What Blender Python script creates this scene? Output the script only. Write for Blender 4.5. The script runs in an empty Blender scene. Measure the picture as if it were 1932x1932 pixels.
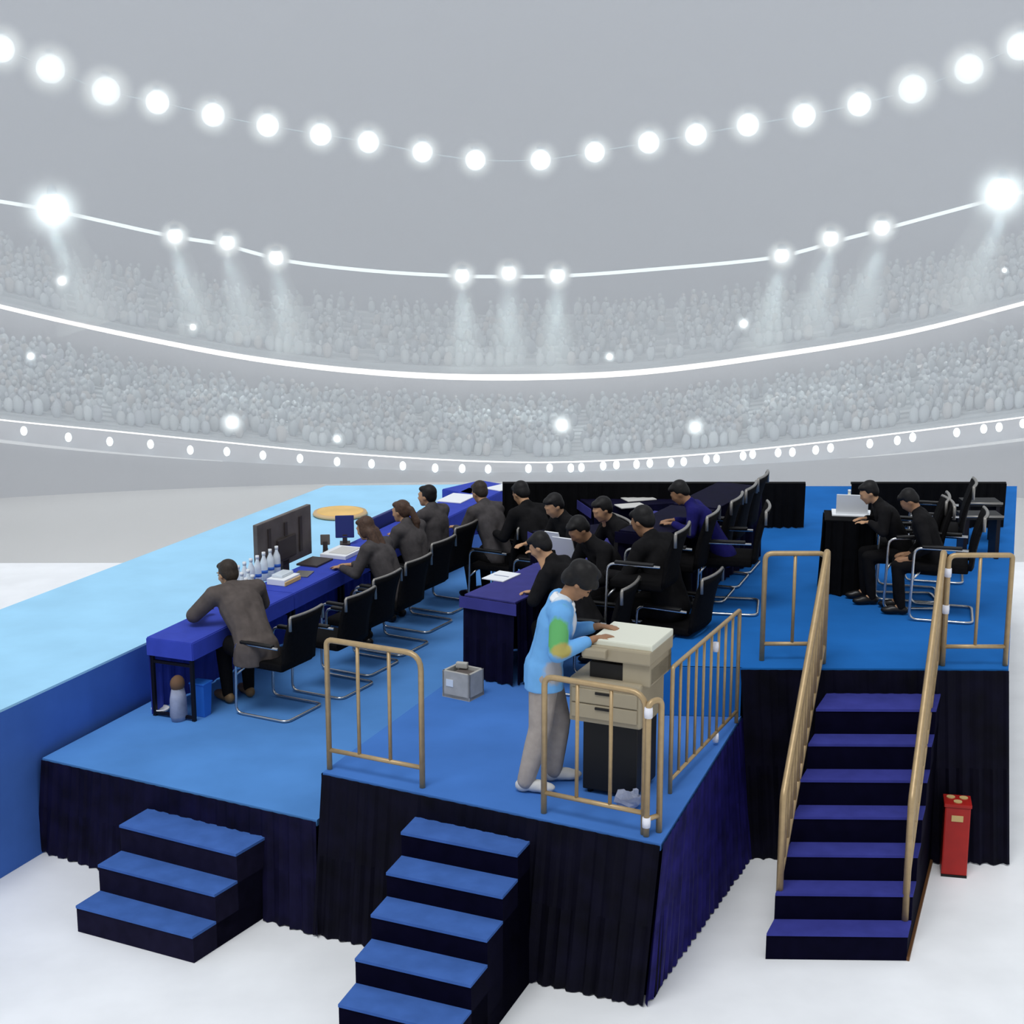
import bpy, bmesh, math, random
from mathutils import Vector, Matrix, Euler
random.seed(7)
PI = math.pi
sc = bpy.context.scene
COL = sc.collection
H, F, YH = 5.6, 3000.0, 301.0
PITCH = math.atan((966 - YH) / F)
SP, CP = math.sin(PITCH), math.cos(PITCH)

# ------------------------------------------------------------------ camera
cd = bpy.data.cameras.new('camera'); cam = bpy.data.objects.new('camera', cd); COL.objects.link(cam)
cam.location = (0, 0, H); cam.rotation_euler = (PI/2 - PITCH, 0, 0)
cd.sensor_width = 36; cd.lens = F / 1932 * 36; cd.clip_end = 500
sc.camera = cam

def ray(u, v):
    return Vector(((u-966)/F, CP + (966-v)/F*SP, -SP + (966-v)/F*CP))
def at(u, v, z):
    d = ray(u, v); t = (z - H)/d.z
    return Vector((d.x*t, d.y*t, z))
def atR(u, v, R):
    d = ray(u, v); t = R/math.hypot(d.x, d.y)
    return Vector((d.x*t, d.y*t, H + d.z*t))
def atP(u, v, p0, ang):
    """where the sight line meets the upright plane through p0 running along angle ang"""
    d = ray(u, v); n = Vector((-math.sin(ang), math.cos(ang), 0))
    t = n.dot(Vector((p0[0], p0[1], 0))) / n.dot(d)
    return Vector((d.x*t, d.y*t, H + d.z*t))
def R_(a): return math.radians(a)
def dirv(a): return Vector((math.cos(R_(a)), math.sin(R_(a)), 0))

# ------------------------------------------------------------------ materials
def lin(c):
    f = lambda x: x/12.92 if x <= .04045 else ((x+.055)/1.055)**2.4
    return tuple(f(x/255) for x in c) + (1,)
def mat(name, rgb, rough=.6, metal=0, noise=0, nscale=30, bump=0, spec=.3, emit=0, emitc=None, lincol=None):
    m = bpy.data.materials.new(name); m.use_nodes = True
    nt = m.node_tree; b = nt.nodes['Principled BSDF']
    c = lincol or lin(rgb)
    b.inputs['Base Color'].default_value = c
    b.inputs['Roughness'].default_value = rough
    b.inputs['Metallic'].default_value = metal
    b.inputs['Specular IOR Level'].default_value = spec
    if emit:
        b.inputs['Emission Color'].default_value = lin(emitc or rgb)
        b.inputs['Emission Strength'].default_value = emit
    if noise or bump:
        tc = nt.nodes.new('ShaderNodeTexCoord'); n = nt.nodes.new('ShaderNodeTexNoise')
        n.inputs['Scale'].default_value = nscale; n.inputs['Detail'].default_value = 5
        nt.links.new(tc.outputs['Object'], n.inputs['Vector'])
        if noise:
            r = nt.nodes.new('ShaderNodeValToRGB')
            r.color_ramp.elements[0].position = .3; r.color_ramp.elements[1].position = .7
            r.color_ramp.elements[0].color = tuple(x*(1-noise) for x in c[:3]) + (1,)
            r.color_ramp.elements[1].color = tuple(min(1, x*(1+noise)) for x in c[:3]) + (1,)
            nt.links.new(n.outputs['Fac'], r.inputs['Fac']); nt.links.new(r.outputs['Color'], b.inputs['Base Color'])
        if bump:
            bp = nt.nodes.new('ShaderNodeBump'); bp.inputs['Strength'].default_value = bump; bp.inputs['Distance'].default_value = .02
            nt.links.new(n.outputs['Fac'], bp.inputs['Height']); nt.links.new(bp.outputs['Normal'], b.inputs['Normal'])
    return m
def emis(name, rgb, strength):
    m = bpy.data.materials.new(name); m.use_nodes = True
    nt = m.node_tree; nt.nodes.clear()
    e = nt.nodes.new('ShaderNodeEmission'); o = nt.nodes.new('ShaderNodeOutputMaterial')
    e.inputs['Color'].default_value = lin(rgb); e.inputs['Strength'].default_value = strength
    nt.links.new(e.outputs[0], o.inputs['Surface'])
    return m

M = {}
M['ice'] = mat('ice', (246, 247, 248), .45, noise=.05, nscale=1.6, bump=.05, spec=.25)
M['lowfloor'] = mat('arena_floor', (216, 216, 215), .7, noise=.06, nscale=.12)
M['mat_light'] = mat('light_blue_mat', (166, 217, 246), .85, noise=.05, nscale=2, spec=.1)
M['royal'] = mat('royal_blue_carpet', (72, 112, 190), .95, noise=.12, nscale=1.6, spec=.05)
M['carpet_a'] = mat('blue_carpet_pale', (84, 138, 202), .95, noise=.10, nscale=1.5, spec=.05)
M['carpet_b'] = mat('blue_carpet', (70, 118, 190), .95, noise=.10, nscale=1.5, spec=.05)
M['carpet_c'] = mat('blue_carpet_deep', (34, 104, 178), .95, noise=.12, nscale=1.5, spec=.05)
M['tread'] = mat('tread_carpet', (66, 102, 170), .95, noise=.12, nscale=6, spec=.05)
M['tread_c'] = mat('tread_carpet_dark', (58, 62, 138), .95, noise=.12, nscale=6, spec=.05)
M['stairbody'] = mat('stair_side_cloth', (26, 24, 44), .9, noise=.2, nscale=9, spec=.05)
M['stairbody_c'] = mat('stair_side_navy', (8, 7, 28), .9, noise=.2, nscale=9, spec=.05)
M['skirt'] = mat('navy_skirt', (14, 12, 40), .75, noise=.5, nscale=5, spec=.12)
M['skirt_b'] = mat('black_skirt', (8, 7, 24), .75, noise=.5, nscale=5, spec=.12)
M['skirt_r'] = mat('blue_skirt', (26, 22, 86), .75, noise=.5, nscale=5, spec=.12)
M['cloth'] = mat('blue_table_cloth', (60, 76, 178), .8, noise=.08, nscale=7, spec=.1)
M['cloth_dark'] = mat('navy_table_cloth', (11, 9, 36), .8, noise=.3, nscale=8, spec=.1)
M['cloth_hem'] = mat('violet_table_top', (62, 62, 128), .8, noise=.08, nscale=7, spec=.1)
M['black_cloth'] = mat('black_cloth', (8, 8, 10), .85, noise=.3, nscale=10, spec=.1)
M['gold'] = mat('beige_painted_steel', (178, 152, 112), .42, .35, noise=.08, nscale=20, spec=.5)
M['chrome'] = mat('chrome', (196, 196, 196), .25, .9)
M['dullmetal'] = mat('brushed_metal', (150, 146, 140), .4, .6)
M['black'] = mat('black_plastic', (18, 17, 17), .5)
M['blackfab'] = mat('black_fabric', (15, 14, 15), .9, noise=.3, nscale=40, spec=.1)
M['darkframe'] = mat('dark_steel', (24, 22, 30), .5, .4)
M['suit'] = mat('charcoal_suit', (90, 82, 78), .9, noise=.15, nscale=14, spec=.1)
M['suit_b'] = mat('black_suit', (26, 25, 26), .9, noise=.25, nscale=14, spec=.1)
M['suit_g'] = mat('grey_suit', (76, 72, 72), .9, noise=.2, nscale=14, spec=.1)
M['navyshirt'] = mat('navy_shirt', (30, 28, 92), .9, noise=.2, nscale=14, spec=.1)
M['trouser_b'] = mat('black_trousers', (20, 19, 20), .9, noise=.2, nscale=14, spec=.1)
M['trouser_g'] = mat('grey_trousers', (168, 158, 150), .9, noise=.1, nscale=14, bump=.2, spec=.1)
M['skin'] = mat('skin', (190, 146, 110), .55, noise=.06, nscale=18)
M['skin_d'] = mat('tan_skin', (158, 118, 88), .55, noise=.06, nscale=18)
M['hair'] = mat('black_hair', (20, 18, 18), .6, noise=.3, nscale=50)
M['hair_br'] = mat('brown_hair', (76, 56, 44), .6, noise=.3, nscale=50)
M['hair_g'] = mat('dark_brown_hair', (52, 43, 36), .6, noise=.3, nscale=50)
M['shoe_b'] = mat('black_shoe', (24, 22, 22), .35)
M['shoe_w'] = mat('white_trainer', (206, 204, 200), .6)
M['shoe_br'] = mat('brown_shoe', (120, 96, 66), .5)
M['white'] = mat('white_paper', (238, 240, 242), .7, spec=.1)
M['whiteplastic'] = mat('white_plastic', (212, 210, 204), .5)
M['foam'] = mat('grey_foam', (176, 174, 168), .8, noise=.1, nscale=12)
M['copier'] = mat('beige_plastic', (164, 152, 128), .5, noise=.04, nscale=6)
M['copier_top'] = mat('cream_plastic', (226, 226, 208), .45)
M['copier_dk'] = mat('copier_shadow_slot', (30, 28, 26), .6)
M['red'] = mat('red_paint', (166, 34, 30), .4, noise=.1, nscale=9)
M['cream'] = mat('cream_label', (206, 178, 120), .6)
M['tape'] = mat('white_tape', (232, 232, 240), .6)
M['wood'] = mat('golden_wood', (240, 196, 116), .5, noise=.12, nscale=3)
M['wood_rim'] = mat('pale_wood_rim', (214, 180, 134), .5)
M['woodstrip'] = mat('brown_wood_strip', (104, 70, 40), .6)
M['screen'] = mat('dark_panel', (98, 90, 86), .45, noise=.25, nscale=5)
M['screen_dk'] = mat('dark_bracket', (62, 54, 52), .5)
M['bluepanel'] = mat('navy_panel', (38, 48, 112), .5)
M['bin'] = mat('blue_plastic', (44, 110, 206), .4)
M['bag'] = mat('pale_bag', (150, 156, 176), .8, noise=.2, nscale=9)
M['bag_top'] = mat('brown_bag_top', (112, 84, 62), .8)
M['label_blue'] = mat('blue_label', (60, 110, 200), .5)
M['bottle'] = mat('milky_bottle', (222, 230, 236), .25)
M['stand'] = mat('stand_concrete', (192, 200, 205), .9, noise=.05, nscale=.3)
M['fascia'] = mat('fascia_grey', (182, 184, 190), .9, noise=.03, nscale=.2)
M['wallgrey'] = mat('wall_grey', (160, 164, 175), .95, noise=.03, nscale=.06)
M['cable'] = mat('lamp_cable_grey', (200, 212, 220), .6)
M['housing'] = mat('lamp_housing_grey', (196, 206, 214), .5)
M['glow'] = emis('lamp_glow_white', (226, 243, 251), 3.3)
M['glow2'] = emis('lamp_glow_strong', (226, 244, 252), 6.5)
M['ribbon'] = emis('ribbon_white', (252, 252, 254), 2.6)
M['tubeglow'] = emis('tube_pale_blue', (228, 242, 248), 1.7)
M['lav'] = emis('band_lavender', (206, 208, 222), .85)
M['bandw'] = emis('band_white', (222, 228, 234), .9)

# ------------------------------------------------------------------ mesh helpers
class MB:
    def __init__(s): s.v = []; s.f = []; s.m = []
    def add(s, vs, fs, mi=0):
        o = len(s.v); s.v += [Vector(x) for x in vs]
        s.f += [tuple(i+o for i in f) for f in fs]; s.m += [mi]*len(fs)
        return s
    def hexa(s, b, t, mi=0):
        """b, t: four points each, counter-clockwise from above"""
        return s.add(list(b)+list(t), [(3,2,1,0),(4,5,6,7),(0,1,5,4),(1,2,6,5),(2,3,7,6),(3,0,4,7)], mi)
    def box(s, c, d, rz=0, mi=0, bev=0, rx=0):
        x, y, z = d[0]/2, d[1]/2, d[2]/2
        Mx = Matrix.Translation(Vector(c)) @ Matrix.Rotation(rz, 4, 'Z') @ Matrix.Rotation(rx, 4, 'X')
        if bev:
            bm = bmesh.new(); bmesh.ops.create_cube(bm, size=1)
            for v in bm.verts: v.co = Vector((v.co.x*d[0], v.co.y*d[1], v.co.z*d[2]))
            bmesh.ops.bevel(bm, geom=bm.edges[:], offset=bev, segments=2, affect='EDGES', profile=.6)
            bm.verts.index_update()
            s.add([Mx @ v.co for v in bm.verts], [tuple(v.index for v in f.verts) for f in bm.faces], mi); bm.free()
            return s
        p = [(-x,-y,-z),(x,-y,-z),(x,y,-z),(-x,y,-z),(-x,-y,z),(x,-y,z),(x,y,z),(-x,y,z)]
        p = [Mx @ Vector(q) for q in p]
        return s.hexa(p[:4], p[4:], mi)
    def prism(s, poly, z0, z1, mi=0):
        n = len(poly)
        vs = [(p[0], p[1], z0) for p in poly] + [(p[0], p[1], z1) for p in poly]
        fs = [tuple(range(n))[::-1], tuple(range(n, 2*n))] + [(i, (i+1)%n, (i+1)%n+n, i+n) for i in range(n)]
        return s.add(vs, fs, mi)
    def tube(s, pts, r, n=8, closed=False, mi=0, caps=True):
        pts = [Vector(p) for p in pts]; N = len(pts); rings = []
        rad = r if isinstance(r, (list, tuple)) else [r]*N
        up = None
        for i in range(N):
            a = pts[(i-1) % N] if (closed or i > 0) else pts[i]
            b = pts[(i+1) % N] if (closed or i < N-1) else pts[i]
            t = (b-a).normalized()
            if up is None:
                up = t.cross(Vector((0, 0, 1)))
                if up.length < .05: up = t.cross(Vector((1, 0, 0)))
                up.normalize()
            else:
                up = (up - t*up.dot(t)); up.normalize()
            w = t.cross(up)
            rings.append([pts[i] + (up*math.cos(2*PI*k/n) + w*math.sin(2*PI*k/n))*rad[i] for k in range(n)])
        vs = [p for rg in rings for p in rg]; fs = []
        for i in range(N if closed else N-1):
            j = (i+1) % N
            for k in range(n):
                fs.append((i*n+k, i*n+(k+1)%n, j*n+(k+1)%n, j*n+k))
        if caps and not closed:
            fs.append(tuple(range(n))[::-1]); fs.append(tuple((N-1)*n+k for k in range(n)))
        return s.add(vs, fs, mi)
    def lathe(s, prof, c=(0,0,0), n=16, mi=0):
        vs = []; fs = []
        for (r, z) in prof:
            for k in range(n):
                a = 2*PI*k/n; vs.append((c[0]+max(r,.0004)*math.cos(a), c[1]+max(r,.0004)*math.sin(a), c[2]+z))
        for i in range(len(prof)-1):
            for k in range(n): fs.append((i*n+k, i*n+(k+1)%n, (i+1)*n+(k+1)%n, (i+1)*n+k))
        fs.append(tuple(range(n))[::-1]); fs.append(tuple((len(prof)-1)*n+k for k in range(n)))
        return s.add(vs, fs, mi)
    def ell(s, c, r, n=14, m=9, rot=None, mi=0):
        vs = []; fs = []; c = Vector(c)
        r = (r, r, r) if isinstance(r, (int, float)) else r
        rot = rot or Matrix.Identity(3)
        for i in range(1, m):
            th = PI*i/m
            for k in range(n):
                a = 2*PI*k/n
                vs.append(c + rot @ Vector((r[0]*math.sin(th)*math.cos(a), r[1]*math.sin(th)*math.sin(a), r[2]*math.cos(th))))
        top = len(vs); vs.append(c + rot @ Vector((0, 0, r[2]))); vs.append(c + rot @ Vector((0, 0, -r[2])))
        for i in range(m-2):
            for k in range(n): fs.append((i*n+k, (i+1)*n+k, (i+1)*n+(k+1)%n, i*n+(k+1)%n))
        for k in range(n):
            fs.append((top, k, (k+1)%n)); fs.append((top+1, (m-2)*n+(k+1)%n, (m-2)*n+k))
        return s.add(vs, fs, mi)
    def rcone(s, a, ra, b, rb, n=12):
        """tapered limb with round ends"""
        a, b = Vector(a), Vector(b); t = b-a; L = t.length
        if L < 1e-5: return s.ell(a, ra)
        t.normalize(); pts = []; rad = []
        for i in range(5):
            q = PI/2*i/4; pts.append(a - t*ra*math.cos(q)); rad.append(max(ra*math.sin(q), .0006))
        for i in range(5):
            q = PI/2*i/4; pts.append(b + t*rb*math.sin(q)); rad.append(max(rb*math.cos(q), .0006))
        return s.tube(pts, rad, n)
    def mesh(s, name, mats, smooth=False):
        me = bpy.data.meshes.new(name)
        me.from_pydata([tuple(v) for v in s.v], [], s.f)
        for m in (mats if isinstance(mats, (list, tuple)) else [mats]): me.materials.append(m)
        for p, mi in zip(me.polygons, s.m): p.material_index = mi; p.use_smooth = smooth
        me.update(); return me
    def build(s, name, mats, parent=None, smooth=False, origin=None):
        if origin is not None: s.v = [v - Vector(origin) for v in s.v]
        elif parent is not None and parent.get('_w'):
            s.v = [v - parent.location for v in s.v]
        o = bpy.data.objects.new(name, s.mesh(name, mats, smooth)); COL.objects.link(o)
        if parent is not None: o.parent = parent
        return o

def tag(o, label=None, cat=None, group=None, kind=None):
    if label: o['label'] = label
    if cat: o['category'] = cat
    if group: o['group'] = group
    if kind: o['kind'] = kind
    return o
def thing(name, label, cat, loc, rz=0, group=None, world=False):
    o = bpy.data.objects.new(name, None); COL.objects.link(o)
    o.location = loc; o.rotation_euler = (0, 0, rz); o.empty_display_size = .1
    if world: o['_w'] = 1
    return tag(o, label, cat, group)
def dup(root, loc, rz, label=None, group=None):
    r = root.copy(); COL.objects.link(r); r.location = loc; r.rotation_euler = (0, 0, rz)
    if label: r['label'] = label
    if group: r['group'] = group
    def kids(a, b):
        for ch in list(a.children):
            if ch == b: continue
            c = ch.copy(); COL.objects.link(c); c.parent = b
            kids(ch, c)
    kids(root, r)
    return r
ORD = ['first','second','third','fourth','fifth','sixth','seventh','eighth','ninth','tenth','eleventh','twelfth','thirteenth','fourteenth','fifteenth','sixteenth','seventeenth','eighteenth','nineteenth','twentieth']
ORD += ['twenty-'+w for w in ORD[:9]] + ['thirtieth'] + ['thirty-'+w for w in ORD[:9]] + ['fortieth']
def fillet(pts, r, n=5):
    pts = [Vector(p) for p in pts]; out = [pts[0]]
    for i in range(1, len(pts)-1):
        a, b, c = pts[i-1], pts[i], pts[i+1]
        rr = r[i] if isinstance(r, (list, tuple)) else r
        rr = min(rr, (a-b).length*.49, (c-b).length*.49)
        p, q = b + (a-b).normalized()*rr, b + (c-b).normalized()*rr
        for k in range(n+1):
            t = k/n; out.append(p*(1-t)**2 + b*2*t*(1-t) + q*t*t)
    out.append(pts[-1]); return out
def interp(tab, x):
    """smooth (Catmull-Rom) reading of a table of points"""
    n = len(tab)
    if x <= tab[0][0]:
        (x0, y0), (x1, y1) = tab[0], tab[1]; return y0 + (x-x0)*(y1-y0)/(x1-x0)
    if x >= tab[-1][0]:
        (x0, y0), (x1, y1) = tab[-2], tab[-1]; return y1 + (x-x1)*(y1-y0)/(x1-x0)
    for i in range(n-1):
        if tab[i][0] <= x <= tab[i+1][0]:
            x0, y0 = tab[i]; x1, y1 = tab[i+1]; h = x1-x0; t = (x-x0)/h
            m0 = (tab[i+1][1]-tab[i-1][1])/(tab[i+1][0]-tab[i-1][0]) if i > 0 else (y1-y0)/h
            m1 = (tab[i+2][1]-y0)/(tab[i+2][0]-x0) if i < n-2 else (y1-y0)/h
            return (2*t**3-3*t*t+1)*y0 + (t**3-2*t*t+t)*h*m0 + (-2*t**3+3*t*t)*y1 + (t**3-t*t)*h*m1

exec_parts = []
HA, HB, HC, HD = .85, 1.24, 1.65, 1.37

# =================================================================== THE ARENA
C0 = [(-300,790),(0,832),(280,860),(600,880),(966,891),(1300,882),(1650,860),(1932,829),(2230,785)]
C1 = [(-300,755),(0,792),(200,812),(400,832),(640,855),(966,872),(1200,866),(1500,840),(1932,787),(2230,745)]
C2 = [(-300,590),(0,655),(170,690),(400,732),(700,765),(966,776),(1250,764),(1500,733),(1740,690),(1932,643),(2230,570)]
C3 = [(-300,500),(0,578),(250,634),(500,680),(750,706),(966,712),(1200,703),(1450,672),(1700,630),(1932,572),(2230,490)]
C3b = [(x, y-118 + abs(x-966)*.012) for x, y in C3]
C4 = [(-300,330),(0,380),(100,397),(330,447),(429,462),(521,489),(700,511),(872,521),(960,522),(1052,521),(1200,511),(1475,484),(1567,458),(1664,433),(1890,372),(1932,362),(2230,295)]
C5 = [(-300,-40),(0,90),(95,130),(200,172),(297,193),(402,217),(505,237),(605,254),(695,268),(797,287),(897,302),(1020,302),(1122,287),(1224,269),(1313,254),(1411,236),(1517,218),(1621,197),(1722,168),(1828,130),(1925,85),(2230,-60)]
US = [-920 + i*40 for i in range(95)]
def curve3(tab, Rr, us=US, dy=0): return [atR(u, interp(tab, u)+dy, Rr) for u in us]
def strip(mb, A, B, mi=0):
    n = len(A); mb.add(list(A)+list(B), [(i, i+1, n+i+1, n+i) for i in range(n-1)], mi)

# floor: the ice deck, its edge and the lower hall floor beyond
ice_back = [at(-900,1064,0), at(-300,1063,0), at(200,1062,0), at(966,1060,0), at(1700,1060,0), at(2300,1061,0), at(2900,1062,0)]
mb = MB(); poly = [(-14,2,0),(14,2,0)] + [tuple(p) for p in reversed(ice_back)]
mb.prism([(p[0], p[1]) for p in poly], -.35, 0)
o = mb.build('floor', M['ice']); tag(o, 'pale scratched white ice floor around the blue platforms', 'floor', kind='structure')
mb = MB(); zl = -5.3
lo = [Vector((p.x, p.y, zl)) for p in curve3(C0, 54)]
strip(mb, [Vector((p.x*.36, p.y*.36, zl)) for p in lo], lo)
o = mb.build('ground_lower', M['lowfloor']); tag(o, 'hazy grey hall floor beyond the white ice', 'floor', kind='structure')
# boards between hall floor and lower stand
mb = MB(); strip(mb, lo, curve3(C0, 54)); strip(mb, curve3(C0, 54), curve3(C1, 55))
o = mb.build('wall_rim', M['fascia'], smooth=True); tag(o, 'pale curved rim wall below the lower stand', 'wall', kind='structure')
# lower stand, stepped
def stand(tabA, Ra, tabB, Rb, n):
    mb = MB(); prev = curve3(tabA, Ra)
    for i in range(n):
        t = (i+1)/n; Rn = Ra + (Rb-Ra)*t
        nxt = [atR(u, interp(tabA, u)*(1-t) + interp(tabB, u)*t, Rn) for u in US]
        rise = [Vector((p.x, p.y, q.z)) for p, q in zip(prev, nxt)]
        strip(mb, prev, rise); strip(mb, rise, nxt); prev = nxt
    return mb
o = stand(C1, 55, C2, 63, 14).build('wall_stand_lower', M['stand']); tag(o, 'stepped pale lower stand curving round the arena', 'grandstand', kind='structure')
mb = MB(); strip(mb, curve3(C2, 63), curve3(C3, 63))
o = mb.build('wall_fascia', M['fascia'], smooth=True); tag(o, 'plain grey fascia band between the two stands', 'wall', kind='structure')
o = stand(C3, 63, C3b, 72, 10).build('wall_stand_upper', M['stand']); tag(o, 'stepped pale upper stand above the white ring', 'grandstand', kind='structure')
mb = MB()
top = [(u, -260) for u in (-300, 2230)]
rows = [curve3(C3b, 72)]
for k in range(1, 9):
    t = k/8
    rows.append([atR(u, interp(C3b, u)*(1-t) + (-420)*t, 72 + 2*math.sin(t*PI/2)) for u in US])
for a, b in zip(rows, rows[1:]): strip(mb, a, b)
o = mb.build('wall_back', M['wallgrey'], smooth=True); tag(o, 'smooth misty grey upper wall of the arena', 'wall', kind='structure')

# crowd: nobody could count it
def crowd_mat(name, cols):
    m = bpy.data.materials.new(name); m.use_nodes = True; nt = m.node_tree; b = nt.nodes['Principled BSDF']
    g = nt.nodes.new('ShaderNodeNewGeometry'); r = nt.nodes.new('ShaderNodeValToRGB'); r.color_ramp.interpolation = 'CONSTANT'
    el = r.color_ramp.elements
    while len(el) < len(cols): el.new(.5)
    for i, c in enumerate(cols): el[i].position = i/len(cols); el[i].color = lin(c)
    nt.links.new(g.outputs['Random Per Island'], r.inputs['Fac']); nt.links.new(r.outputs['Color'], b.inputs['Base Color'])
    b.inputs['Roughness'].default_value = .9
    return m
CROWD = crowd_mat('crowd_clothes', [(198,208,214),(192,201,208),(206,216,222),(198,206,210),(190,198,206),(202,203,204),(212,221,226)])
def crowd(name, tabA, Ra, tabB, Rb, n, aisles, label, keep):
    mb = MB()
    for i in range(1, n):
        t = (i+.9)/n; Rn = Ra + (Rb-Ra)*(i+.45)/n
        tz = (i+1)/n; Rz = Ra + (Rb-Ra)*tz
        u = -700.0
        while u < 2630:
            u += random.uniform(15, 24)
            if random.random() > keep: continue
            if any(abs(u - (a+(b-a)*t)) < 9 for a, b in aisles): continue
            y = interp(tabA, u)*(1-tz) + interp(tabB, u)*tz
            p = atR(u, y, Rz); q = ray(u, y); q.z = 0; q.normalize()
            base = Vector((q.x*Rn, q.y*Rn, p.z))
            s = random.uniform(.75, 1.0); a = random.uniform(-.12, .12)
            mb.ell(base + Vector((0, 0, .30*s)), (.21*s, .14*s, .34*s), 7, 5)
            mb.ell(base + Vector((a, 0, .72*s)), (.10*s, .11*s, .13*s), 6, 5)
    o = mb.build(name, CROWD, smooth=True); tag(o, label, 'crowd', kind='stuff'); return o
AISL = [(228,150),(560,480),(832,775),(1085,1100),(1395,1440),(1690,1745),(-20,-60)]
crowd('spectator_crowd', C1, 55, C2, 63, 14, AISL, 'blurred pale crowd filling the lower stand', .8)
crowd('spectator_crowd', C3, 63, C3b, 72, 10, [(300,270),(700,690),(1250,1265),(1620,1660)], 'blurred pale crowd filling the upper stand above the white ring', .78)

def arc(name, m, tab, Rr, u0, u1, rpx, label, cat, n=40, dy=0, taper=False):
    us = [u0+(u1-u0)*i/n for i in range(n+1)]
    pts = curve3(tab, Rr, us, dy); k = Rr/F
    rad = [rpx*k*(1 if not taper else (.15+.85*max(0, (1-i/n) if taper > 0 else i/n))) for i in range(n+1)]
    mb = MB(); mb.tube(pts, rad, 8); o = mb.build(name, m, smooth=True)
    return tag(o, label, cat)
# the bright ring: thicker in the middle
us = [-900+3700*i/110 for i in range(111)]
mb = MB(); mb.tube(curve3(C3, 62.4, us), [(3.2+2.6*max(0, 1-abs(u-966)/1100))*62.4/F for u in us], 8)
tag(mb.build('ring_light', M['ribbon'], smooth=True), 'long bright white ring of light round the upper stand', 'ring light')
arc('rim_light', M['ribbon'], C1, 54.6, -900, 2800, 1.3, 'thin white line of light along the rim of the lower stand', 'line light', 100)
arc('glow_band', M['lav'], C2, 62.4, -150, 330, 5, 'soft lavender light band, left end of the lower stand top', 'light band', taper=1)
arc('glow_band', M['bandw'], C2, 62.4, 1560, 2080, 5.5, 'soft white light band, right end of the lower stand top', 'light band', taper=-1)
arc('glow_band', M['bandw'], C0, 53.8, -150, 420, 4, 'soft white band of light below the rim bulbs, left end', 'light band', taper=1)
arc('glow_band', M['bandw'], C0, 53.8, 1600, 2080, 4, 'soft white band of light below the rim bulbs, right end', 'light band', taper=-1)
arc('light_tube', M['tubeglow'], C4, 60, -900, 2800, 3.2, 'pale glowing tube linking the spotlights of the middle row', 'light tube', 70)
arc('lamp_cable', M['cable'], C5, 58, -500, 2430, 1.4, 'pale cable carrying the top row of big lamps', 'cable', 70)

# lamps -------------------------------------------------------------
def point(p, power, r, col=(.86, .95, 1), name='lamp_light', parent=None):
    l = bpy.data.lights.new(name, 'POINT'); l.energy = power; l.shadow_soft_size = r; l.color = col
    o = bpy.data.objects.new(name, l); COL.objects.link(o); o.location = p
    if parent: o.parent = parent; o.location = (0, 0, 0)
    return o
ROW1 = [(2,92,40),(95,130,43),(200,172,43),(297,193,36),(402,217,36),(505,237,35),(605,254,34),(695,268,34),(797,287,32),(897,302,32),(1020,302,32),(1122,287,32),(1224,269,34),(1313,254,34),(1411,236,35),(1517,218,36),(1621,197,36),(1722,168,43),(1828,130,43),(1925,88,40)]
K1, PW1 = 58/F, 60
for i, (u, v, r) in enumerate(ROW1):
    p = atR(u, v, 57.6)
    t = thing('arena_lamp', 'big hazy white lamp, %s from the left in the top row' % ORD[i], 'lamp', p, 0, 'big lamps of the top row')
    mb = MB(); mb.ell((0,0,0), r*.58*K1, 20, 12); mb.build('globe', M['glow'], t, True)
    mb = MB(); mb.lathe([(.06,r*.60*K1),(.16,r*.62*K1),(.14,r*.75*K1),(.03,r*.8*K1)], n=12); mb.build('cap', M['housing'], t, True)
ROW2 = [(100,395,44,'B'),(330,445,21,0),(429,458,21,0),(521,486,21,0),(872,520,21,0),(960,515,21,0),(1052,520,21,0),(1475,482,21,0),(1567,450,22,0),(1664,430,22,0),(1890,366,44,'B')]
K2 = 60/F
for i, (u, v, r, b) in enumerate(ROW2):
    p = atR(u, v, 59.6)
    lab = '%s white spotlight with a beam below, %s from the left in the middle row' % ('huge flaring' if b else 'small bright', ORD[i])
    t = thing('spotlight', lab, 'spotlight', p, 0, 'spotlights of the middle row')
    mb = MB(); mb.ell((0,0,0), r*.62*K2, 18, 11); mb.build('lens', M['glow2'], t, True)
    mb = MB(); mb.lathe([(.10,r*.5*K2),(.18,r*.6*K2),(.15,r*.9*K2),(.04,r*K2)], n=12); mb.build('housing', M['housing'], t, True)
BULBS = [(45,813),(129,825),(207,833),(284,838),(359,849),(428,852),(496,859),(566,865),(636,871),(701,875),(760,879),(821,883),(872,884),(921,885),(997,884),(1037,883),(1077,883),(1097,882),(1138,879),(1163,877),(1201,876),(1226,874),(1266,873),(1290,871),(1333,867),(1352,865),(1402,860),(1420,857),(1468,854),(1495,853),(1539,849),(1567,845),(1641,837),(1693,831),(1722,825),(1805,816),(1856,809),(1885,806),(1930,799)]
bulb_me = MB().ell((0,0,0), (6.2*54/F, 6.2*54/F, 8.6*54/F), 12, 8).mesh('rim_bulb', M['glow'], True)
for i, (u, v) in enumerate(BULBS):
    o = bpy.data.objects.new('rim_bulb', bulb_me); COL.objects.link(o); o.location = atR(u, v, 53.9)
    tag(o, 'small oval white bulb, %s from the left along the rim wall' % ORD[i], 'bulb', 'oval bulbs along the rim wall')
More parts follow.
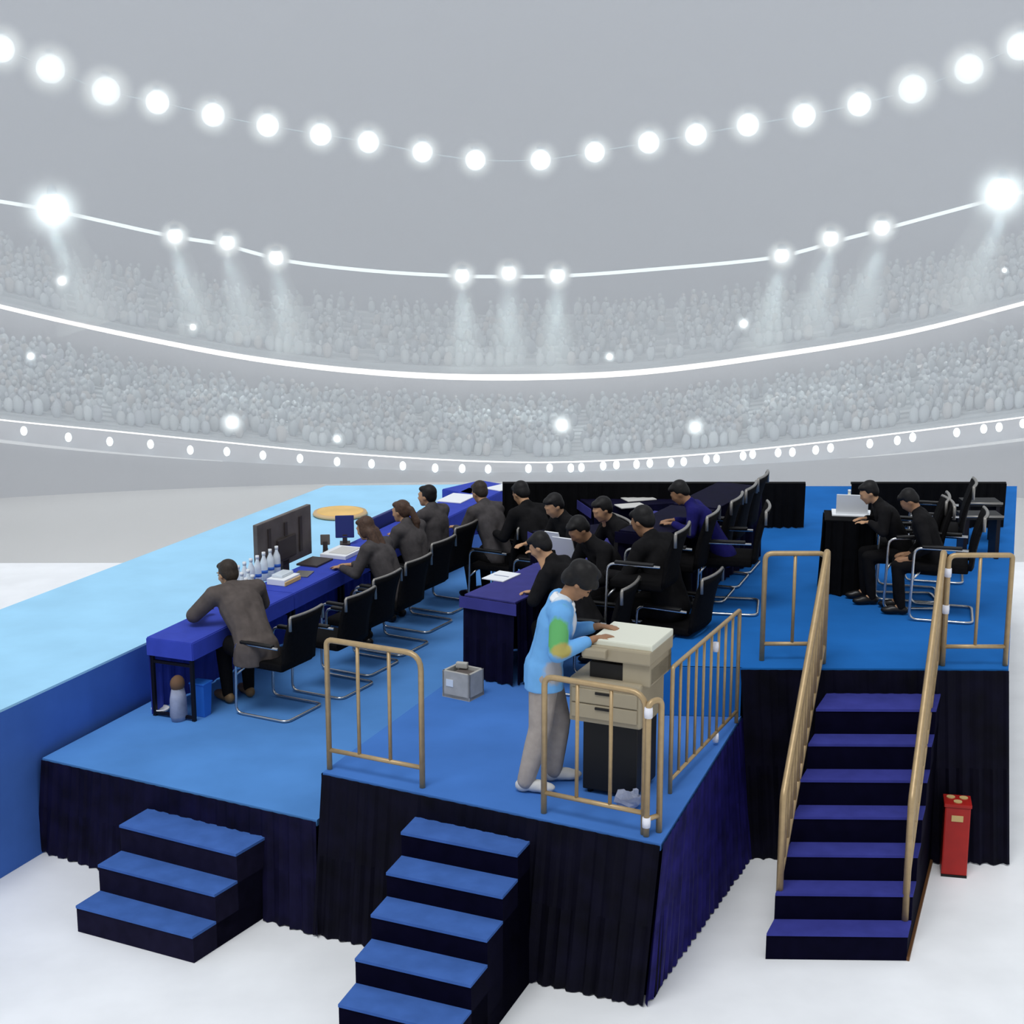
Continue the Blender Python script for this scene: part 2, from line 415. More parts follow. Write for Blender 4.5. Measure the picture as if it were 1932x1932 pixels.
FL = [(117,530,12,64,'below the huge left spotlight'),(364,617,9,64,'in the upper stand under the left three spotlights'),(58,672,9,62,'on the lavender band at the left'),(438,797,16,56,'large, in the left part of the lower stand'),(636,828,9,55.5,'small, low in the stand left of the centre'),(1060,802,16,56,'large, in the middle of the lower stand'),(1312,806,14,56,'large, in the right part of the lower stand'),(1150,673,9,64,'just above the white ring right of the centre'),(1403,611,11,64,'in the upper stand left of the right-hand spotlights'),(1895,510,6,64,'tiny, below the huge right spotlight')]
for (u, v, r, Rr, where) in FL:
    mb = MB(); mb.ell((0,0,0), r*.62*Rr/F, 14, 9); o = mb.build('crowd_flash', M['glow2'], None, True); o.location = atR(u, v, Rr-3)
    tag(o, 'white flash of light in the crowd, ' + where, 'flash', 'flashes in the crowd')

# =================================================================== PLATFORMS
V3 = lambda *q: Vector(q)
def pleated(mb, a, b, z0, z1, amp=.012, wave=.11, mi=0, seed=0, sag=.012, low=None):
    """a gathered cloth skirt between two plan points"""
    rnd = random.Random(seed); a, b = Vector(a), Vector(b); d = (b-a); d.z = 0; L = d.length; d.normalize()
    nrm = Vector((d.y, -d.x, 0)); n = max(8, int(L/.022)); ph = 0; rows = [[], [], []]
    for i in range(n+1):
        ph += 2*PI*(L/n)/wave*rnd.uniform(.6, 1.4)
        for k, (z, am) in enumerate(((z1, .25), ((z0+z1)/2, .9), (z0 + sag*rnd.random(), 1.5))):
            p = a + d*(L*i/n) + ((low[0]*(1-i/n) + low[1]*(i/n) - a - d*(L*i/n))*(k/2) if low else V3(0,0,0)) + nrm*(amp*am*(math.sin(ph)+.35*math.sin(2.3*ph+k)) + .012); p.z = z; rows[k].append(p)
    for k in range(2):
        for i in range(n):
            o = len(mb.v); mb.v += [rows[k][i], rows[k][i+1], rows[k+1][i+1], rows[k+1][i]]
            mb.f.append((o+3, o+2, o+1, o)); mb.m.append(mi)
    return mb
def platform(label, poly, z, deckm, skirts, skirtm, thick=.05):
    c = Vector((sum(p[0] for p in poly)/len(poly), sum(p[1] for p in poly)/len(poly), 0))
    t = thing('stage_platform', label, 'stage', c, world=True)
    mb = MB(); mb.prism([(p[0], p[1]) for p in poly], z-thick, z); mb.build('deck', deckm, t)
    cx = [( (p[0]-c.x)*.985+c.x, (p[1]-c.y)*.985+c.y) for p in poly]
    cb = [( (p[0]-c.x)*.93+c.x, (p[1]-c.y)*.93+c.y) for p in poly]; m_ = len(poly)
    mb = MB(); mb.add([(p[0],p[1],.001) for p in cb] + [(p[0],p[1],z-thick-.002) for p in cx], [tuple(range(m_))[::-1], tuple(range(m_,2*m_))] + [(q,(q+1)%m_,(q+1)%m_+m_,q+m_) for q in range(m_)]); mb.build('base', M['stairbody_c'], t)
    for k, (i, j, m, *low) in enumerate(skirts):
        mb = MB(); pleated(mb, poly[i], poly[j], .004, z-.012, seed=k+int(z*100), low=low or None); mb.build('skirt', m or skirtm, t, True)
    return t
# A low deck, B corner deck, C stair deck, D light blue competition stage
A0 = at(80,1430,HA); Adir = (at(262,1330,HA)-A0).normalized(); Aback = A0 + Adir*8.0
B0, B1, B2 = at(609,1457,HB), at(1247,1592,HB), at(1399,1350,HB)
Bdir = dirv(68.0)
A1 = at(598,1547,HA)
Dd0 = (at(270,1215,HD)-at(0,1340,HD)).normalized()
C0p, C1p = at(1397,1260,HC), at(1903,1262,HC)
CL = at(1252,1257,HC)
d2 = ray(1899, 1000); d2.z = 0; d2.normalize()
YB = 17.4; YC = 19.3
def toY(p, d, y): return p + d*((y-p.y)/d.y)
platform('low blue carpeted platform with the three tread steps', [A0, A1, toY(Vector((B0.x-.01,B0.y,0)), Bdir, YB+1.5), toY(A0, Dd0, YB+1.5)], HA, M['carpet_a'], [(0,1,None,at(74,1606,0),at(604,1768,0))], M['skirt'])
Cback_l = toY(CL, dirv(84), YC); Cback_r = toY(C1p, d2, YC); CbL = toY(CL, dirv(84), YB)
Bp = [B0, B1, B2, Vector((B2.x-.02, C0p.y-.01, HB)), Vector((CL.x-.02, CL.y-.01, HB)), Vector((CbL.x-.02, YB, HB)), toY(B0, Bdir, YB)]
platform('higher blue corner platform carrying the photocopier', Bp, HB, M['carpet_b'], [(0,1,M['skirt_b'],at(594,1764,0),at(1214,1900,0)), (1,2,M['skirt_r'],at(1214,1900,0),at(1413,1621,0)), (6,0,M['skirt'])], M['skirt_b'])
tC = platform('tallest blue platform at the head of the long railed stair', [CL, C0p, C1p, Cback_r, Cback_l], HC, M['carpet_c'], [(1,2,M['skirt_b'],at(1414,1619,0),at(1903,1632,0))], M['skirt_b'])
mb = MB(); a, b = Vector((CL.x, CL.y-.004, 0)), Vector((C0p.x+.01, C0p.y-.004, 0))
mb.hexa([Vector((a.x,a.y,HB)),Vector((b.x,b.y,HB)),Vector((b.x,b.y+.02,HB)),Vector((a.x,a.y+.02,HB))],[Vector((a.x,a.y,HC)),Vector((b.x,b.y,HC)),Vector((b.x,b.y+.02,HC)),Vector((a.x,a.y+.02,HC))])
mb.build('riser', M['carpet_c'], tC)
D0, D1 = at(0,1340,HD), at(270,1215,HD); Dd = (D1-D0).normalized()
Dn = toY(D0, Dd, 20.8); Ds = toY(D0, Dd, 9.0)
E0, E1 = at(0,1150,HD), at(600,922,HD); Ed = (E1-E0).normalized()
En = toY(E0, Ed, 20.7); Es = toY(E0, Ed, 9.0)
t = thing('competition_stage', 'long light blue mat stage with royal blue carpeted side', 'stage', (Ds+Es)/2*1.0, world=True); t.location.z = 0
mb = MB(); mb.prism([Ds, Dn, En, Es], HD-.02, HD); mb.build('mat', M['mat_light'], t)
mb = MB(); mb.prism([Ds, Dn, En, Es], .001, HD-.02); mb.build('side_panel', M['royal'], t)

# black drape added as dark fill at the back of the two right-hand decks, with a gap where the carpet runs on
ztop = atP(966,912,(0,17.0,0),0).z
def drape(label, u0, u1, seed):
    p0, p1 = [Vector((atP(u,913,(0,17.0,0),0).x, 17.0, 0)) for u in (u0, u1)]
    t = thing('fill_drape', label, 'drape', (p0+p1)/2, 0, 'added black drapes at the back of the platforms', world=True)
    mb = MB()
    if p0.x < CbL.x: pleated(mb, p0, Vector((CbL.x-.04,17.0,0)), HB+.003, ztop, seed=seed); p0b = Vector((CbL.x-.04,17.0,0))
    else: p0b = p0
    pleated(mb, p0b, p1, HC+.003, ztop, seed=seed+1); mb.build('curtain', M['black_cloth'], t, True)
    mb = MB(); mb.tube([p0+Vector((0,.02,ztop)), p1+Vector((0,.02,ztop))], .015); mb.build('top_rail', M['black'], t)
drape('long low added black drape behind the seated people, left of the carpet aisle', 948, 1520, 5)
drape('short low added black drape behind the white laptop, right of the carpet aisle', 1606, 1899, 9)

# =================================================================== STEPS
def steps(label, FL, FR, zs, back, treadm, bodym, name='stage_steps', extra=None):
    """FL, FR: front corners of each tread from the bottom up (plan points); back: the two plan points where the steps meet the deck"""
    t = thing(name, label, 'steps', (FL[0]+FR[0])/2*1.0, world=True); t.location.z = 0
    mb = MB(); n = len(zs)
    for k in range(n):
        z0 = .002 if k == 0 else zs[k-1]-.001
        fl, fr = FL[k], FR[k]
        P = lambda p, z: Vector((p[0], p[1], z))
        mb.hexa([P(fl,.002),P(fr,.002),P(back[1],.002),P(back[0],.002)], [P(fl,zs[k]-.02),P(fr,zs[k]-.02),P(back[1],zs[k]-.02),P(back[0],zs[k]-.02)])
    mb.build('body', bodym, t)
    for k in range(n):
        bl, br = (FL[k+1], FR[k+1]) if k < n-1 else back
        fl, fr = Vector(FL[k]), Vector(FR[k])
        e = (fr-fl); e.z = 0; nrm = Vector((e.y, -e.x, 0)).normalized()*.008
        mb = MB(); P = lambda p, z: Vector((p[0], p[1], z))
        mb.hexa([P(fl+nrm,zs[k]-.02),P(fr+nrm,zs[k]-.02),P(br,zs[k]-.02),P(bl,zs[k]-.02)], [P(fl+nrm,zs[k]),P(fr+nrm,zs[k]),P(br,zs[k]),P(bl,zs[k])])
        mb.build('tread', treadm, t)
    return t
def linefit(px, zs):
    """first and last tread corner fix a straight side; the treads between are spaced by their own corners"""
    P = [at(u, v, z) for (u, v), z in zip(px, zs)]
    a, b = P[0].copy(), P[-1].copy(); a.z = b.z = 0; d = (b-a); L = d.length; d.normalize()
    return [a + d*(L*i/(len(P)-1)) for i in range(len(P))], d
zsA = [HA/4*k for k in (1,2,3)]
FLa, da = linefit([(144,1708),(185,1634),(226,1556)], zsA); FRa, db = linefit([(364,1766),(405,1687),(446,1611)], zsA)
def hit(p, d, a, b):
    """plan crossing of the line p+td with the line a-b"""
    n = Vector((-(b-a).y, (b-a).x, 0)); q = a - p; q.z = 0
    return p + d*(n.dot(q)/n.dot(d))
steps('low three-tread blue steps up to the low platform', FLa, FRa, zsA, [hit(FLa[-1],da,A0,A1), hit(FRa[-1],db,A0,A1)], M['tread'], M['stairbody'])
zsB = [HB/7*k for k in range(1,7)]
FLb, da = linefit([(606,1984),(637,1893),(669,1808),(700,1727),(729,1648),(757,1569)], zsB)
FRb, db = linefit([(824,2040),(853,1950),(884,1860),(917,1776),(954,1694),(977,1612)], zsB)
steps('tall dark blue steps with six treads up to the corner platform', FLb, FRb, zsB, [hit(FLb[-1],da,B0,B1), hit(FRb[-1],db,B0,B1)], M['tread'], M['stairbody_c'])
zsC = [HC/8*k for k in range(1,8)]
FLc, da = linefit([(1446,1760),(1470,1686),(1483,1612),(1497,1541),(1511,1470),(1525,1402),(1539,1337)], zsC)
FRc, db = linefit([(1713,1763),(1722,1688),(1730,1614),(1739,1543),(1748,1472),(1757,1404),(1766,1338)], zsC)
bkC = [hit(FLc[-1],da,C0p,C1p), hit(FRc[-1],db,C0p,C1p)]
tS = steps('long navy stair with seven treads between two handrails', FLc, FRc, zsC, bkC, M['tread_c'], M['stairbody_c'], 'stage_stair')
mb = MB(); a, b = FRc[0], bkC[1]; e = (b-a).normalized(); s = Vector((e.y, -e.x, 0))*.02
mb.hexa([a, a+s, b+s, b], [p+Vector((0,0,.03)) for p in (a, a+s, b+s, b)]); mb.build('base_strip', M['woodstrip'], tS)

# =================================================================== BARRIERS
def barrier(label, p0, p1, h, nbars, r0=.05, r1=.05, rail=.15, rad=.021, bar=.014, tapes=(), endposts=(True, True)):
    p0, p1 = Vector(p0), Vector(p1); L = (p1-p0).length; ang = math.atan2((p1-p0).y, (p1-p0).x)
    t = thing('crowd_barrier', label, 'barrier', p0, ang)
    pts = fillet([(0,0,0.002),(0,0,h),(L,0,h),(L,0,.002)], [0, r0, r1, 0])
    fr_ = MB().tube(pts, rad, 10).build('frame', M['gold'], t, True)
    MB().tube([(0,0,rail),(L,0,rail)], rad*.85, 8).build('bottom_rail', M['gold'], t, True)
    for k in range(nbars):
        x = L*(k+1)/(nbars+1); MB().tube([(x,0,rail),(x,0,h)], bar, 8).build('bar', M['gold'], t, True)
    for (x, z) in tapes:
        o = MB().lathe([(rad+.006,-.035),(rad+.008,0),(rad+.006,.035)], (x,0,z), 10).build('tape', M['tape'], fr_, True); o['label'] = 'white tape wrapped round the post'
    return t
barrier('beige steel barrier left of the tall steps', at(622,1451,HB), at(797,1486,HB), .99, 2, .05, .12)
barrier('beige steel barrier in front of the photocopier', at(1026,1534,HB), at(1214,1574,HB), .98, 2, .07, .12)
barrier('narrow doubled beige post frame at the corner of the platform', at(1219,1578,HB), at(1243,1570,HB), .93, 0, .05, .05, .12, tapes=((0.0,.10),(.0,.86)))
p0, p1 = at(1264,1497,HB), at(1389,1364,HB)
barrier('long beige barrier of many bars on the right edge of the corner platform', p0, p1, .93, 8, .03, .03, .10, .016, .011, tapes=(((p1-p0).length*.62, .80),((p1-p0).length*.66, .06)))
barrier('beige barrier left of the stair head', at(1437,1246,HC), at(1549,1246,HC), .89, 1, .06, .06, .14)
p0, p1 = at(1778,1256,HC), at(1896,1256,HC)
barrier('beige barrier right of the stair head', p0, p1, .91, 1, .06, .03, .16, tapes=((0,.77),(0,.47)))
# handrails on the stair
def handrail(label, base_low, base_top, zl, zt, side, h=.93):
    a = Vector((base_low.x, base_low.y, zl)); b = Vector((base_top.x, base_top.y, zt))
    t = thing('handrail', label, 'handrail', a, world=True)
    up = Vector((0,0,h)); n = 13
    top = fillet([a+Vector((0,0,.002)), a+up, b+up+Vector((0,0,.02)), b+Vector((0,0,.004))], [0,.05,.06,0])
    MB().tube(top, .026, 10).build('top_rail', M['gold'], t, True)
    q0, q1 = a + (b-a)*.02 + Vector((0,0,.36)), b + Vector((0,0,.14))
    MB().tube([a+Vector((0,0,.30)), b+Vector((0,0,.16))], .020, 8).build('bottom_rail', M['gold'], t, True)
    for k in range(1, n):
        f = k/n; p = a + (b-a)*f
        MB().tube([p+Vector((0,0,.30*(1-f)+.16*f)), p+up], .015, 7).build('bar', M['gold'], t, True)
    return t
wd = (FRc[0]-FLc[0]).normalized()
lo_l = at(1469,1728,zsC[0]); hi_l = at(1552,1252,HC)
lo_r = at(1707,1736,zsC[0]); hi_r = at(1768,1254,HC)
handrail('beige barred handrail on the left side of the long stair', lo_l, hi_l, zsC[0], HC, -1)
handrail('beige barred handrail on the right side of the long stair', lo_r, hi_r, zsC[0], HC, 1)

# =================================================================== RED BOX
p = at(1801,1650,0)
t = thing('extinguisher_box', 'red fire extinguisher box on the ice right of the long stair', 'extinguisher box', (p.x, p.y+.05, 0), R_(-12))
bd_ = MB().box((0,0,.30),(.20,.20,.58), bev=.012).build('body', M['red'], t)
ld_ = MB().box((0,0,.605),(.215,.215,.03), bev=.008).build('lid', M['red'], t)
for (x, y) in ((-.05,.045),(.05,.045),(0,-.045)):
    MB().lathe([(.034,0),(.034,.006)], (x,y,.62), 12).build('nozzle_hole', M['cream'], ld_)
MB().box((0,-.1015,.5),(.09,.006,.05)).build('label_plate', M['cream'], bd_)
MB().box((0,-.1015,.01),(.2,.008,.02)).build('plinth', M['black'], t)

# =================================================================== PEOPLE
def remesh(mb, name, mats, parent, voxel, smooth=3):
    """grow one continuous skin over overlapping limb shapes"""
    o = bpy.data.objects.new('tmp', mb.mesh('tmp', mats, True)); COL.objects.link(o)
    r = o.modifiers.new('r', 'REMESH'); r.mode = 'VOXEL'; r.voxel_size = voxel; r.use_smooth_shade = True
    s = o.modifiers.new('s', 'SMOOTH'); s.factor = .5; s.iterations = smooth
    dg = bpy.context.evaluated_depsgraph_get(); dg.update()
    me = bpy.data.meshes.new_from_object(o.evaluated_get(dg)); me.name = name
    bpy.data.objects.remove(o)
    for p in me.polygons: p.use_smooth = True
    me.materials.clear()
    for m in (mats if isinstance(mats, (list, tuple)) else [mats]): me.materials.append(m)
    ob = bpy.data.objects.new(name, me); COL.objects.link(ob); ob.parent = parent
    return ob
def V(*a): return Vector(a)
def hand(mb, wr, f, n, side, s=1.0, curl=.5):
    """palm, four unequal bent fingers and a thumb leaving the side of the palm. f forward, n palm-down normal, side +1 when the thumb lies towards +x of cross(f,n)"""
    f = f.normalized(); n = (n - f*n.dot(f)).normalized(); x = f.cross(n)*side
    k = s
    for q in (-.026, -.009, .009, .026):
        mb.rcone(wr, .017*k, wr + f*.075*k + x*q*k, .013*k, 8)
    mb.rcone(wr - f*.02*k, .023*k, wr + f*.02*k, .022*k, 8)
    for q, L in ((.030,.066),(.010,.076),(-.010,.071),(-.030,.054)):
        a = wr + f*.075*k + x*q*k; sp = (f + x*q*3.5).normalized()
        b = a + (sp*1.0 + n*curl*.35).normalized()*L*.45*k; c = b + (sp*.85 + n*curl).normalized()*L*.32*k; d = c + (sp*.55 + n*curl*1.3).normalized()*L*.25*k
        mb.rcone(a, .0098*k, b, .0092*k, 7); mb.rcone(b, .0092*k, c, .0086*k, 7); mb.rcone(c, .0086*k, d, .0075*k, 7)
    a = wr + f*.022*k + x*.026*k; b = a + (f*.6 + x*.8 + n*.2).normalized()*.040*k; c = b + (f*.95 + x*.25 + n*.3).normalized()*.034*k
    mb.rcone(a, .014*k, b, .0115*k, 8); mb.rcone(b, .0115*k, c, .009*k, 8)
def head_rot(pitch, yaw, roll=0):
    return (Matrix.Rotation(R_(yaw), 3, 'Z') @ Matrix.Rotation(R_(-pitch), 3, 'X') @ Matrix.Rotation(R_(roll), 3, 'Y'))
def head(mb, c, rot, s):
    P = lambda x, y, z: c + rot @ Vector((x*s, y*s, z*s))
    E = lambda p, r: mb.ell(P(*p), tuple(q*s for q in r), 14, 10, rot)
    E((0,-.012,.035), (.076,.094,.086)); E((0,.028,-.010), (.062,.066,.092)); E((0,.048,-.066), (.043,.042,.040)); E((0,.072,-.088),(.020,.018,.018))
    E((0,.082,.035), (.052,.016,.014)); E((.035,.070,-.018),(.022,.022,.020)); E((-.035,.070,-.018),(.022,.022,.020))
    mb.rcone(P(0,.086,.022), .0085*s, P(0,.107,-.018), .0125*s, 8); E((.012,.094,-.022),(.009,.011,.008)); E((-.012,.094,-.022),(.009,.011,.008))
    E((0,.088,-.049),(.022,.010,.006)); E((0,.085,-.060),(.018,.010,.007))
    for sx in (1,-1): E((sx*.076,-.006,-.004), (.011,.020,.032)); E((sx*.032,.078,.014),(.013,.011,.009))
def person(label, loc, face, P, cloth, trou, hair_m, skin_m, shoe_m, s=1.0, hair='short', voxel=.014, hands=True, pitch=20, yaw=0, roll=0, collar=None, group=None, grow=.016, detail=False, extra_mats=None):
    """P: joints in the person's own frame (x right, y forward, z up)"""
    t = thing('person', label, 'person', loc, R_(face-90), group)
    J = {k: Vector(v)*s for k, v in P.items() if k[0] != '_'}
    pel, waist, chest, neck, hd = J['pelvis'], J['waist'], J['chest'], J['neck'], J['head']
    rot = head_rot(pitch, yaw, roll)
    up = (chest-pel).normalized(); trot = Vector((0,0,1)).rotation_difference(up).to_matrix()
    def torso(mb, g):
        mb.ell(pel, ((.165+g)*s,(.115+g)*s,(.115+g)*s), 16, 10, trot); mb.rcone(pel+V(.06*s,0,0), (.10+g)*s, waist+V(.05*s,0,0), (.095+g)*s); mb.rcone(pel-V(.06*s,0,0), (.10+g)*s, waist-V(.05*s,0,0), (.095+g)*s)
        mb.rcone(waist+V(.05*s,0,0), (.095+g)*s, chest+V(.065*s,0,0), (.108+g)*s); mb.rcone(waist-V(.05*s,0,0), (.095+g)*s, chest-V(.065*s,0,0), (.108+g)*s)
        mb.ell(chest, ((.170+g)*s,(.118+g)*s,(.16+g)*s), 16, 10, trot)
        for q in 'RL': mb.rcone(chest + (J['sh'+q]-chest)*.35 + up*.05*s, (.085+g)*s, J['sh'+q], (.060+g)*s); mb.rcone(neck - up*.02*s, (.055+g*.7)*s, J['sh'+q], (.056+g)*s)
    def arms(mb, g, full=True):
        for q in 'RL':
            e, w_, h = J['el'+q], J['wr'+q], J['sh'+q]
            mb.rcone(h, (.056+g)*s, e, (.042+g)*s); mb.rcone(e, (.043+g)*s, w_ if full else e + (w_-e)*P.get('_cuff',.90), (.027+g*.9)*s)
    def legs(mb, g, full=True):
        for q in 'RL':
            h, k_, a = J['hip'+q], J['kn'+q], J['an'+q]
            mb.rcone(h, (.088+g)*s, k_, (.058+g)*s); mb.rcone(k_, (.058+g)*s, k_+(a-k_)*.35, (.055+g)*s); mb.rcone(k_+(a-k_)*.3, (.056+g)*s, a, (.036+g*1.1)*s)
    mb = MB(); torso(mb, 0); arms(mb, 0); legs(mb, 0)
    mb.rcone(neck - up*.03*s, .056*s, hd + rot @ V(0,-.015*s,-.05*s), .050*s); head(mb, hd, rot, s)
    for q, sd in (('R', 1), ('L', -1)):
        f = J['fi'+q] - J['wr'+q]
        if hands: hand(mb, J['wr'+q] + f.normalized()*.02*s, f, V(0,0,-1) if abs(f.normalized().z) < .8 else V(-sd,0,0), sd*(-1 if abs(f.normalized().z) < .8 else 1), s)
        a, b = J['an'+q], J['toe'+q]; mb.rcone(a, .038*s, b, .028*s)
    body = remesh(mb, 'body', skin_m, t, voxel)
    mb = MB(); torso(mb, grow); arms(mb, grow, False)
    if collar is None: mb.rcone(neck - up*.05*s, .072*s, neck + up*.012*s, .066*s)
    if P.get('_hem'): 
        for sx in (1,-1): mb.rcone(pel+V(sx*.06*s,0,0), (.115+grow)*s, pel+V(sx*.07*s,.0,-P['_hem']*s) , (.118+grow)*s)
    jk = remesh(mb, 'jacket', extra_mats or cloth, t, max(voxel, .012))
    if P.get('_hem'):
        zc = (P['pelvis'][2]-P['_hem'])*s
        for v in jk.data.vertices: v.co.z = max(v.co.z, zc)
    mb = MB(); legs(mb, P.get('_loose',.012)); mb.ell(pel, (.172*s,.122*s,.118*s), 16, 10, trot); remesh(mb, 'trousers', trou, t, max(voxel, .012))
    if collar: 
        mb = MB(); rr = [neck + trot @ V(.078*s*math.cos(2*PI*i/20), .070*s*math.sin(2*PI*i/20)+.006, (.0+.018*math.cos(2*PI*i/20-PI/2+PI))*s) for i in range(20)]
        mb.tube(rr, .020*s, 8, True); mb.tube([p - up*.035*s + (p-neck)*.18 for p in rr], .022*s, 8, True); remesh(mb, 'collar', collar, jk, .010)
    # hair: a cap that follows the skull, thicker at the back
    mb = MB(); Q = lambda x, y, z: hd + rot @ V(x*s, y*s, z*s)
    E = lambda p, r: mb.ell(Q(*p), tuple(q*s for q in r), 14, 10, rot)
    E((0,-.026,.052), (.083,.092,.084)); E((0,-.050,.010), (.074,.062,.085)); E((0,.030,.088), (.066,.058,.034)); E((.062,-.022,.03),(.022,.052,.052)); E((-.062,-.022,.03),(.022,.052,.052))
    if hair == 'mop': E((0,-.035,.072),(.110,.118,.094)); E((0,.060,.074),(.078,.056,.042)); E((.058,.0,.055),(.050,.082,.062)); E((-.058,.0,.055),(.050,.082,.062)); E((0,-.085,.0),(.085,.055,.085)); E((.03,-.02,.15),(.05,.06,.03)); E((-.04,.03,.135),(.05,.05,.03))
    if hair == 'long':
        E((0,-.06,-.04),(.082,.055,.11)); mb.rcone(Q(.035,-.075,-.05), .055*s, Q(.045,-.12,-.25), .040*s); mb.rcone(Q(-.035,-.075,-.05), .055*s, Q(-.045,-.12,-.27), .036*s); E((.066,-.015,-.02),(.026,.05,.07)); E((-.066,-.015,-.02),(.026,.05,.07))
    if hair == 'tail':
        E((0,-.115,.03),(.035,.035,.035)); mb.rcone(Q(0,-.13,.02), .036*s, Q(.01,-.17,-.12), .042*s); mb.rcone(Q(.01,-.17,-.12), .040*s, Q(.0,-.16,-.25), .014*s)
    if hair == 'bun': E((0,-.125,.02),(.05,.045,.05))
    remesh(mb, 'hair', hair_m, t, .010, 2)
    for q in 'RL':
        a, b = J['an'+q], J['toe'+q]; f = b-a; f.z = 0; f.normalize(); sd = Vector((f.y, -f.x, 0)); zz = min(b.z, a.z) - .03*s
        mb = MB(); rt = Matrix((sd, f, Vector((0,0,1)))).transposed()
        mb.ell(a + V(0,0,-.035*s) - f*.02*s, (.044*s,.062*s,.05*s), 12, 8, rt); mb.ell(b + V(0,0,.004*s) - f*.02*s, (.050*s,.095*s,.040*s), 12, 8, rt); mb.ell((a+b)/2+V(0,0,-.01*s), (.046*s,.10*s,.048*s), 12, 8, rt)
        remesh(mb, 'shoe', shoe_m, t, .011, 2)
    if detail:
        for sx in (1,-1):
            o = MB().ell(Q(sx*.032,.086,.012), (.011*s,.007*s,.006*s), 10, 7, rot).build('eye', M['black'], body, True)
            MB().rcone(Q(sx*.018,.096,.034), .004*s, Q(sx*.048,.086,.036), .003*s, 6).build('eyebrow', hair_m, body, True)
        MB().rcone(Q(-.018,.097,-.054), .003*s, Q(.018,.097,-.054), .003*s, 6).build('mouth', M['bag_top'], body, True)
    return t
def seated(lean=.12, desk=.74, reach=.44, spread=.16, legs=0, hdz=0, low=0):
    """sitting at a table with the forearms on it"""
    return dict(pelvis=(0,0,.56-low), waist=(0,.03+lean*.35,.74-low), chest=(0,.05+lean*.8,.93-low), neck=(0,.07+lean*1.25,1.10-low), head=(0,.13+lean*1.45,1.21-low+hdz),
        shR=(.185,.06+lean*1.1,1.04-low), shL=(-.185,.06+lean*1.1,1.04-low), elR=(.26,.16+lean,.80-low*.5), elL=(-.26,.16+lean,.80-low*.5), wrR=(spread,reach+lean,desk+.04), wrL=(-spread,reach+lean,desk+.04),
        fiR=(spread-.05,reach+lean+.15,desk+.035), fiL=(-spread+.05,reach+lean+.15,desk+.035),
        hipR=(.09,.02,.54-low), hipL=(-.09,.02,.54-low), knR=(.11,.42,.53-low*.6), knL=(-.11,.42,.53-low*.6), anR=(.11,.40+legs,.085), anL=(-.11,.36-legs,.085), toeR=(.12,.54+legs,.04), toeL=(-.12,.50-legs,.04))

# =================================================================== CHAIRS
def make_chair(label, loc, face, group):
    t = thing('visitor_chair', label, 'chair', loc, R_(face-90), group)
    MB().box((0,.02,.47), (.46,.46,.07), bev=.02).build('seat', M['blackfab'], t, True)
    mb = MB(); n = 9; vs = []; fs = []
    for i in range(n):
        zz = i/(n-1)
        for j in range(7):
            x = -.23+.46*j/6; cv = -.045*(1-(x/.23)**2)
            y = -.20 - .10*zz + cv*.6 + .02*math.sin(zz*PI); z = .47+.47*zz
            vs.append((x, y, z))
    front = [Vector(v) for v in vs]; back = [v + V(0,-.035,0) for v in front]; N = len(front)
    mb.v = front + back
    for i in range(n-1):
        for j in range(6):
            a, b, c, d = i*7+j, i*7+j+1, (i+1)*7+j+1, (i+1)*7+j
            mb.f += [(d, c, b, a), (a+N, b+N, c+N, d+N)]; mb.m += [0, 0]
    edge = [j for j in range(7)] + [i*7+6 for i in range(1, n)] + [(n-1)*7+j for j in range(5, -1, -1)] + [i*7 for i in range(n-2, 0, -1)]
    for a, b in zip(edge, edge[1:]+edge[:1]): mb.f.append((a, b, b+N, a+N)); mb.m.append(0)
    mb.build('backrest', M['blackfab'], t, True)
    tp = [front[(n-1)*7+j] + V(0,-.018,.008) for j in range(7)]
    MB().tube([tp[0]+V(-.012,0,-.12)] + [tp[0]+V(-.012,0,-.01)] + tp + [tp[6]+V(.012,0,-.01), tp[6]+V(.012,0,-.12)], .014, 8).build('top_trim', M['dullmetal'], t, True)
    pts = fillet([(-.27,-.20,.66),(-.27,.25,.66),(-.27,.27,.016),(-.27,-.27,.016),(.27,-.27,.016),(.27,.27,.016),(.27,.25,.66),(.27,-.20,.66)], .07)
    sf = MB().tube(pts, .0125, 8).build('sled_frame', M['chrome'], t, True)
    MB().tube([(-.27,.262,.36),(-.20,.2,.43),(.20,.2,.43),(.27,.262,.36)], .011, 8).build('seat_bracket', M['chrome'], sf, True)
    for sx in (-1, 1): MB().box((sx*.27,.02,.675), (.05,.34,.026), bev=.01).build('armrest', M['black'], sf, True)
    return t
CH = None
def chair(loc, face, label, group):
    global CH
    if CH is None: CH = make_chair(label, loc, face, group); return CH
    return dup(CH, loc, R_(face-90), label, group)
FACE = 152.0
def tip_to_centre(p, face, sx=-.27, sy=-.27):
    fy = dirv(face); fx = dirv(face-90)
    return p - fx*sx - fy*sy

# row beside the light blue stage, found from the rear corner of each sled
tips = [(541,1366),(645,1322),(697,1279),(757,1241),(806,1197),(850,1161),(889,1128),(921,1099)]
rowA = [tip_to_centre(at(u, v, HA), FACE) for u, v in tips[:6]]
occ = ['nearest, sat on by the person in charcoal', 'second from the front, empty', 'third from the front, beside the long-haired person', 'under the person with long brown hair', 'under the person with a ponytail', 'under the upright person in profile', 'seventh from the front, behind the pale-necked man', 'eighth from the front, at the dark end']
rowA = [rowA[0]] + [rowA[1] + V(-.0,.0,0)] + rowA[2:]
for p, w_ in zip(rowA, occ): chair(p, FACE, 'black chair in the stage-side row, ' + w_, 'black chairs beside the light blue stage')

